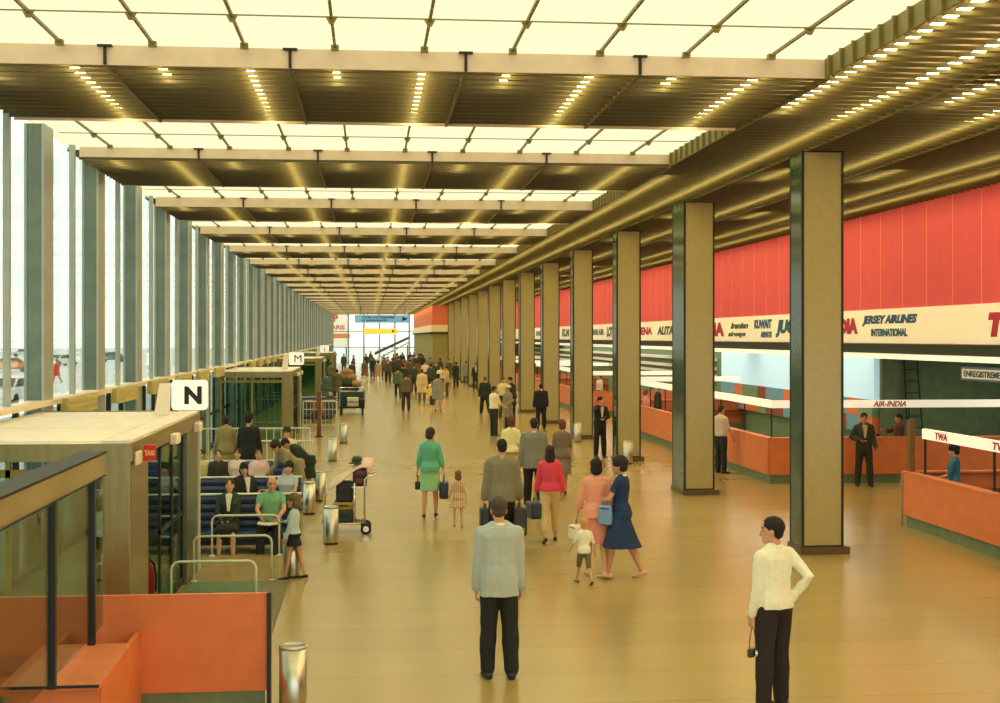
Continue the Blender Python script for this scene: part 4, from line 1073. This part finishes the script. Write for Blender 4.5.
# -- along the columns
P('person', 'dark-suited man facing the camera beside the third column from the right', pp(600,457), 1.66, 196, ('jacket',(34,34,34),1.0,.82), ('trousers',(30,30,30)), ('short',(40,30,24)), legs=STAND, arms=(('ik',(-.02,.22,1.10),(-.8,-.2,-.4)),('ik',(.08,.14,1.46),(.8,.1,-.5))), collar=(238,236,224), head=(20,4,0))
P('person', 'black-suited man, back turned, before the fifth column from the right', pp(541,429), 1.62, 8, ('jacket',(26,28,32),1.0,.82), ('trousers',(24,26,28)), ('short',(32,26,22)), legs=STAND, collar=(224,220,206), build=1.12)
P('person', 'man in white shirt and dark trousers chatting before the columns', pp(494,436), 1.66, 300, ('shirt',(240,226,188),.35,.95), ('trousers',(38,48,40)), ('short',(70,50,36)), legs=STAND, arms=((2,8,10),(20,10,40)))
P('person', 'person in grey olive coat facing the white-shirted man before the columns', pp(508,432), 1.60, 120, ('coat',(134,128,100),1.0,.55), ('trousers',(60,54,44)), ('short',(80,54,40)), legs=STAND, arms=((10,10,50),(10,10,30)), hat=('brim',(232,220,196)))
P('person', 'man in cream shirt at the back of the chatting group by the columns', pp(503,418), 1.66, 200, ('shirt',(236,222,160),.35,.95), ('trousers',(70,64,50)), ('short',(70,50,40)), legs=STAND)
P('person', 'dark-suited man leaning in at the right of the group by the columns', pp(513,419), 1.70, 100, ('jacket',(40,42,40),1.0,.82), ('trousers',(36,38,36)), ('short',(30,26,24)), legs=STAND, lean=10)
P('person', 'man in dark green suit walking away left of the chatting group', pp(485,415), 1.64, 10, ('jacket',(38,50,40),1.0,.82), ('trousers',(34,44,36)), ('short',(110,74,50)), legs=WALK_L, collar=(210,190,160), build=1.08)
P('person', 'man in dark suit and white shirt front facing the camera far down the hall', pp(475.5,390), 1.66, 186, ('jacket',(46,50,44),1.0,.82), ('trousers',(36,46,38)), ('short',(46,34,28)), legs=STAND, collar=(238,232,220))
P('person', 'dark green figure standing far off right of the crowd', pp(456,388), 1.68, 30, ('coat',(30,48,44),1.0,.6), ('trousers',(28,40,36)), ('short',(40,30,26)), legs=STAND)
P('person', 'far figure in pale blue grey beside the dark green one', pp(466,384), 1.6, 0, ('coat',(120,134,136),1.0,.6), ('trousers',(60,66,60)), ('short',(50,40,34)), legs=STAND)
# -- the crowd at the far end
hh, _ = P('person', 'man in brown trousers carrying a light coat at the front of the far crowd', pp(406,411), 1.68, 0, ('jacket',(110,96,70),1.0,.86), ('trousers',(62,48,36)), ('short',(60,46,34)), legs=STAND, build=1.1)
P('person', 'person in long cream coat in the far crowd', pp(422,402), 1.66, 0, ('coat',(222,198,138),1.0,.5), ('trousers',(120,100,70)), ('short',(70,60,46)), legs=STAND, build=1.1)
hh, _ = P('person', 'woman in grey coat with green case at the right front of the far crowd', pp(438,411), 1.64, 350, ('coat',(152,146,132),1.0,.55), None, ('bouffant',(50,44,36)), fem=True, legs=STAND, build=1.15, fist=(55,55))
handbag('dark green case beside the grey-coated woman of the far crowd', hh[0] + Vector((-.05,0,-.02)), 0, .3, .42, .2, (34,60,46), .05, 'suitcase', 'suitcase')
P('girl', 'small child in yellow and white in front of the far crowd', pp(429.5,405), 1.0, 0, ('dress',(240,206,110),.4,.55,.08), None, ('bob',(226,206,150)), fem=True, child=True, legs=STAND)
crowd = [
 (398,398,1.66,0,'jacket',(96,112,82),(50,56,46),'man in mossy green jacket at the left edge of the far crowd'),
 (403,392,1.68,20,'jacket',(44,50,48),(40,44,40),'dark-jacketed man behind the mossy green one in the far crowd'),
 (414,393,1.70,340,'jacket',(56,66,54),(44,50,44),'man in dark olive jacket behind the long cream coat'),
 (431,392,1.72,10,'jacket',(66,76,78),(40,44,44),'man in slate jacket behind the grey-coated woman'),
 (441,394,1.66,180,'shirt',(220,196,158),(90,84,66),'cream-shirted man facing the camera at right of the far crowd'),
 (447,396,1.64,90,'jacket',(196,172,128),(84,78,60),'person in sand jacket at the right edge of the far crowd'),
 (436,388,1.70,200,'jacket',(52,64,56),(44,50,44),'man in dark green jacket deep in the far crowd'),
 (425,385,1.66,170,'shirt',(224,214,200),(60,60,56),'white-shirted man deep in the middle of the far crowd'),
 (418,383,1.62,0,'coat',(128,84,60),(80,60,46),'person in rust coat deep in the far crowd'),
 (410,382,1.66,30,'jacket',(84,88,66),(60,60,50),'man in khaki jacket deep at left of the far crowd'),
 (430,378,1.68,0,'jacket',(120,120,104),(60,60,56),'grey-jacketed man deep in the middle of the far crowd'),
 (440,379,1.62,0,'coat',(70,84,70),(56,60,50),'person in grey green coat deep at right of the far crowd'),
 (449,382,1.70,160,'jacket',(92,84,60),(60,56,44),'man in tan jacket by the columns at the end of the far crowd'),
 (404,376,1.64,0,'coat',(150,104,70),(80,60,46),'distant person in copper coat left of the far crowd'),
 (415,374,1.66,180,'jacket',(70,74,66),(60,60,56),'most distant dark jacket at the middle of the hall'),
 (423,373,1.66,10,'jacket',(128,96,66),(70,60,46),'most distant brown jacket at the middle of the hall'),
 (419,372,1.66,0,'coat',(96,100,84),(60,60,50),'most distant olive coat just left of the far block'),
 (421,371,1.68,20,'jacket',(58,62,54),(50,54,46),'most distant dark jacket right of the olive coat'),
 (364.5,382,1.66,200,'coat',(112,96,66),(60,54,40),'striding person in olive brown coat at the left of the far hall'),
 (373,378,1.70,0,'jacket',(36,50,44),(36,44,40),'dark green jacket among the distant walkers left of centre'),
 (378,383,1.60,0,'coat',(196,160,112),(120,90,70),'person in tan coat among the distant walkers left of centre'),
 (388,383,1.70,180,'jacket',(92,76,56),(66,54,42),'man in brown suit walking towards the camera in the distance'),
 (392,379,1.66,0,'jacket',(60,60,50),(54,52,44),'distant man in dark jacket just behind the brown suit'),
 (384,372,1.66,0,'shirt',(226,170,160),(80,70,60),'distant figure in pink top left of centre'),
]
for i, (px, py, h_, hd, kd, c1, c2, lab) in enumerate(crowd):
    fem = kd == 'coat'
    P('person', lab, pp(px, py), h_, hd, (kd, c1, .55 if kd == 'shirt' else 1.0) + ((.52,) if kd == 'coat' else ()), None if kd == 'coat' else ('trousers', c2),
      ('bouffant' if fem else 'short', ((52,40,32),(40,32,26),(96,70,48),(70,56,44))[i % 4]), fem=fem, legs=(WALK_L, WALK_R, STAND)[i % 3], build=1.08, group=None)
rg = random.Random(3)
for k in range(22):
    px = rg.uniform(392, 436) if k < 15 else rg.uniform(340, 390); py = rg.uniform(365.5, 377); px = min(px, VX + 4.7*F/(H*F/(py - VY)))
    c1 = rg.choice([(70,74,64),(110,90,64),(52,60,56),(150,128,96),(96,104,86),(130,84,64),(196,176,150)])
    P('person', 'tiny indistinct figure in the most distant part of the crowd', pp(px, py), rg.uniform(1.58, 1.74), rg.uniform(0, 360), ('jacket', c1, 1.0, .8), ('trousers', rg.choice([(56,54,48),(70,62,48),(40,44,42)])), ('short', (50,40,32)), legs=STAND, build=1.1, group='most distant crowd', face=False)
# -- the waiting area on the left
SIT = ((88,4,74,0),(88,4,78,0))
def seated(px, Yb, label, **k):
    u = (px - 500)/F; Y = Yb + .38; d = Y/(CT - u*ST)
    return P('person', label, (d*(ST + u*CT), Y), k.pop('h', 1.68)*.93, k.pop('heading', 180), seat=.30, lean=k.pop('lean', -12), legs=k.pop('legs', SIT), **k)
seated(229, 20.85, 'seated woman in dark jacket and white blouse facing the camera on the front bench', h=1.66, top=('cardigan',(46,56,42),1.0,.95), bottom=('lapskirt',(34,36,32)), hair=('bun',(52,38,28)), fem=True, arms=(('ik',(-.02,.22,1.02),(-.9,-.3,-.5)),('ik',(.10,.24,1.02),(.9,-.3,-.5))), collar=(240,236,214), shoes=(44,36,30), legs=((88,3,72,0),(88,3,78,0)), res=.011)
hh, _ = seated(271, 20.85, 'seated bald man in green shirt reading a paper on the front bench', h=1.72, top=('shirt',(118,170,128),.3,.95), bottom=('trousers',(34,38,36)), hair=('bald',(120,90,66)), arms=(('ik',(-.14,.30,1.08),(-.9,-.3,-.5)),('ik',(.14,.30,1.08),(.9,-.3,-.5))), head=(10,22,0), legs=((88,5,66,0),(88,5,80,0)), res=.011, sk=(214,156,116))
mid = (hh[0] + hh[1])/2
nw = thing('newspaper', 'folded white newspaper in the hands of the seated man in green', 'newspaper', (mid.x, mid.y, mid.z - .04), R(180))
q = MB()
for k in range(3): q.prism([(-.17, .0 + k*.006), (-.01, -.02 + k*.006), (.01, -.02 + k*.006), (.17, .0 + k*.006), (.17, .004 + k*.006), (0, -.014 + k*.006), (-.17, .004 + k*.006)], 'y', -.04, .2)
q.build('sheets', cloth((232,228,208), 'paper'), nw)
P('girl', 'girl in pale blue cardigan and black skirt standing before the front bench', pp(294,579), 1.17, 72, ('cardigan',(188,214,214),1.0,.98), ('skirt',(28,28,28),.72,.03), ('bob',(112,92,60)), fem=True, child=True, legs=((10,3,0,0),(-12,3,2,6)), arms=((8,6,14),('ik',(.14,.26,1.2),(.8,-.4,-.4))), shoes=(26,26,26), res=.011, build=.95)
# second and third bench rows
seated(245, 23.45, 'person with dark hair in black and white leaning sideways on the middle bench', h=1.68, top=('jacket',(32,36,34),1.0,.9), bottom=('trousers',(34,36,34)), hair=('bob',(26,24,22)), heading=215, lean=-4, collar=(236,228,216), head=(-20,14,0))
seated(286, 23.45, 'person in pale grey sleeveless top on the middle bench', h=1.70, top=('blouse',(176,186,186),.2,.95), bottom=('lapskirt',(80,80,74)), hair=('bouffant',(34,28,24)), fem=True, heading=160, head=(14,8,0), arms=((30,14,50),(25,20,60)))
seated(219, 26.65, 'dark-haired person low on the left of the rear blue bench', h=1.58, top=('cardigan',(52,48,40),1.0,.95), bottom=('trousers',(40,40,36)), hair=('short',(34,28,22)), heading=190)
seated(236, 26.65, 'person in white collar beside the dark-haired one on the rear bench', h=1.64, top=('blouse',(230,206,196),.35,.95), bottom=('lapskirt',(90,80,70)), hair=('bob',(56,40,30)), fem=True, heading=170)
seated(260, 26.65, 'person in pale pink shirt on the rear blue bench', h=1.60, top=('shirt',(236,206,200),.35,.95), bottom=('trousers',(80,76,66)), hair=('short',(66,48,34)), heading=200)
seated(199, 26.65, 'person half hidden by the porch at the far left of the rear bench', h=1.62, top=('shirt',(196,190,130),.35,.95), bottom=('trousers',(70,66,50)), hair=('short',(44,36,28)), heading=180)
P('person', 'woman in tan suit standing behind the benches facing the railing', pp(226,492), 1.62, 0, ('coat',(164,150,100),1.0,.5), None, ('bun',(48,36,28)), fem=True, legs=STAND, shoes=(60,50,40), arms=((4,12,30),(4,10,8)))
P('person', 'man in black jacket and pale trousers standing behind the benches', pp(249,493), 1.66, 350, ('jacket',(34,38,34),1.0,.72), ('trousers',(196,176,120)), ('short',(34,28,24)), legs=STAND, hat=('cap',(36,34,30)), collar=(226,214,180))
P('person', 'woman in grey tweed dress standing at the right end of the benches', pp(297,510), 1.54, 120, ('coat',(146,140,104),1.0,.6), None, ('bouffant',(48,44,34)), fem=True, legs=STAND, lean=50, arms=((50,14,30),(60,12,30)), head=(0,-10,0))
P('person', 'person in dark green coat bending at the right end of the benches', pp(309,504), 1.52, 95, ('coat',(36,46,38),1.0,.6), None, ('short',(40,34,28)), legs=STAND, lean=48, arms=((30,10,20),(30,10,30)), head=(0,10,0))
P('person', 'person in wide dark hat and cream jacket beyond the right end of the benches', pp(287,500), 1.45, 170, ('jacket',(226,210,164),1.0,.82), ('trousers',(90,84,64)), ('short',(40,36,30)), legs=STAND, hat=('brim',(38,48,40)))
# people on the far benches
for px, Yb, c1, lab in ((300, 52.5, (70,90,76), 'person in grey green sitting on the far bench past the railing pen'), (318, 52.5, (150,100,64), 'person in rust brown sitting on the far bench past the pen'), (330, 55.5, (60,66,64), 'dark-clothed person sitting on the second far bench')):
    seated(px, Yb, lab, top=('jacket', c1, 1.0, .9), bottom=('trousers', (50,50,46)), hair=('short', (52,40,30)), heading=175)
for px, py, c1, lab in ((327, 408, (70,96,80), 'person in green coat standing behind the baggage cart'), (337, 402, (96,90,70), 'person in khaki standing by the heap of sacks'), (331, 388, (110,96,72), 'distant brown figure near the third porch'), (352, 386, (66,70,60), 'distant dark figure between the trailer and the walkers')):
    P('person', lab, pp(px, py), 1.66, 20, ('coat', c1, 1.0, .55), ('trousers', (50,54,46)), ('short', (50,38,30)), legs=STAND)
# -- at the counters
P('person', 'man in pale shirt standing at the counter just right of the second column', pp(721,473), 1.64, 300, ('shirt',(196,178,160),.35,.95), ('trousers',(30,36,34)), ('short',(60,50,40)), legs=STAND, arms=((20,8,50),(10,8,20)))
P('person', 'woman in pink dress at the counter between second and third columns from right', pp(646,437), 1.56, 290, ('dress',(226,152,130),.4,.5,.03), None, ('bouffant',(120,96,70)), fem=True, legs=STAND, shoes=(120,100,80))
P('person', 'man in dark suit leaning against the end of the counter lettered AIR-INDIA', pp(864,486), 1.62, 170, ('jacket',(52,48,36),1.0,.82), ('trousers',(44,42,32)), ('short',(40,32,26)), legs=((4,5,2,0),(-3,5,0,0)), collar=(190,180,150), arms=((10,8,30),('ik',(.12,.2,1.1),(.8,-.3,-.5))), sk=(176,124,88))
P('person', 'person in dark red brown gesturing beside the wooden upright of the nearest counter', (at(899,478)[0], at(899,478)[1]), 1.50, 90, ('jacket',(92,46,34),.6,.85), ('trousers',(50,34,28)), ('short',(40,30,24)), legs=STAND, arms=((10,8,20),('ik',(.2,.34,1.3),(.7,-.4,-.5))), sk=(190,136,96))
P('person', 'clerk in teal blue blouse with dark hair behind the nearest counter', (9.90, 22.1), 1.47, 60, ('blouse',(44,112,142),.45,.95), ('skirt',(30,50,70),.5,.0), ('bouffant',(26,22,22)), fem=True, legs=STAND, arms=((20,10,50),(16,10,50)), head=(12,6,0), face=True)
P('person', 'clerk in dark clothes behind the counter between second and third columns from the right', (10.0, 46.3), 1.62, 90, ('jacket',(44,46,44),1.0,.85), ('trousers',(36,38,36)), ('short',(40,32,26)), legs=STAND)
P('person', 'woman in white top behind the counter between third and fourth columns from the right', (10.3, 60.0), 1.62, 120, ('blouse',(236,224,206),.35,.95), ('skirt',(50,50,60),.5,.0), ('bouffant',(110,70,50)), fem=True, legs=STAND)
# -- outside
P('person', 'person in red walking on the apron outside the glass wall', pp(57,383), 1.72, 60, ('coat',(214,38,44),1.0,.55), ('trousers',(150,130,110)), ('short',(70,56,46)), legs=WALK_L)
# ================================================================ camera, light, colour
cam = bpy.data.cameras.new('camera'); co = bpy.data.objects.new('camera', cam); COL.objects.link(co)
cam.sensor_width = 36; cam.sensor_fit = 'HORIZONTAL'; cam.lens = 36 * F / 1000
cam.shift_y = -(351.5 - VY) / 1000
co.location = (0, 0, H); co.rotation_euler = (R(90), 0, -TH); cam.clip_end = 600
S.camera = co
bpy.data.scenes.remove(WS)
w = bpy.data.worlds.new('overcast sky'); S.world = w; w.use_nodes = True
bg = w.node_tree.nodes['Background']; bg.inputs[0].default_value = (.93, .97, .92, 1); bg.inputs[1].default_value = 1.8
S.view_settings.view_transform = 'Standard'; S.view_settings.look = 'None'; S.view_settings.exposure = 0.0; S.view_settings.gamma = 1.0
S.view_settings.use_curve_mapping = False
S.cycles.max_bounces = 6; S.cycles.diffuse_bounces = 3; S.cycles.glossy_bounces = 3; S.cycles.transparent_max_bounces = 12
S.cycles.use_denoising = True; S.cycles.sample_clamp_indirect = 6.0; S.cycles.caustics_reflective = False
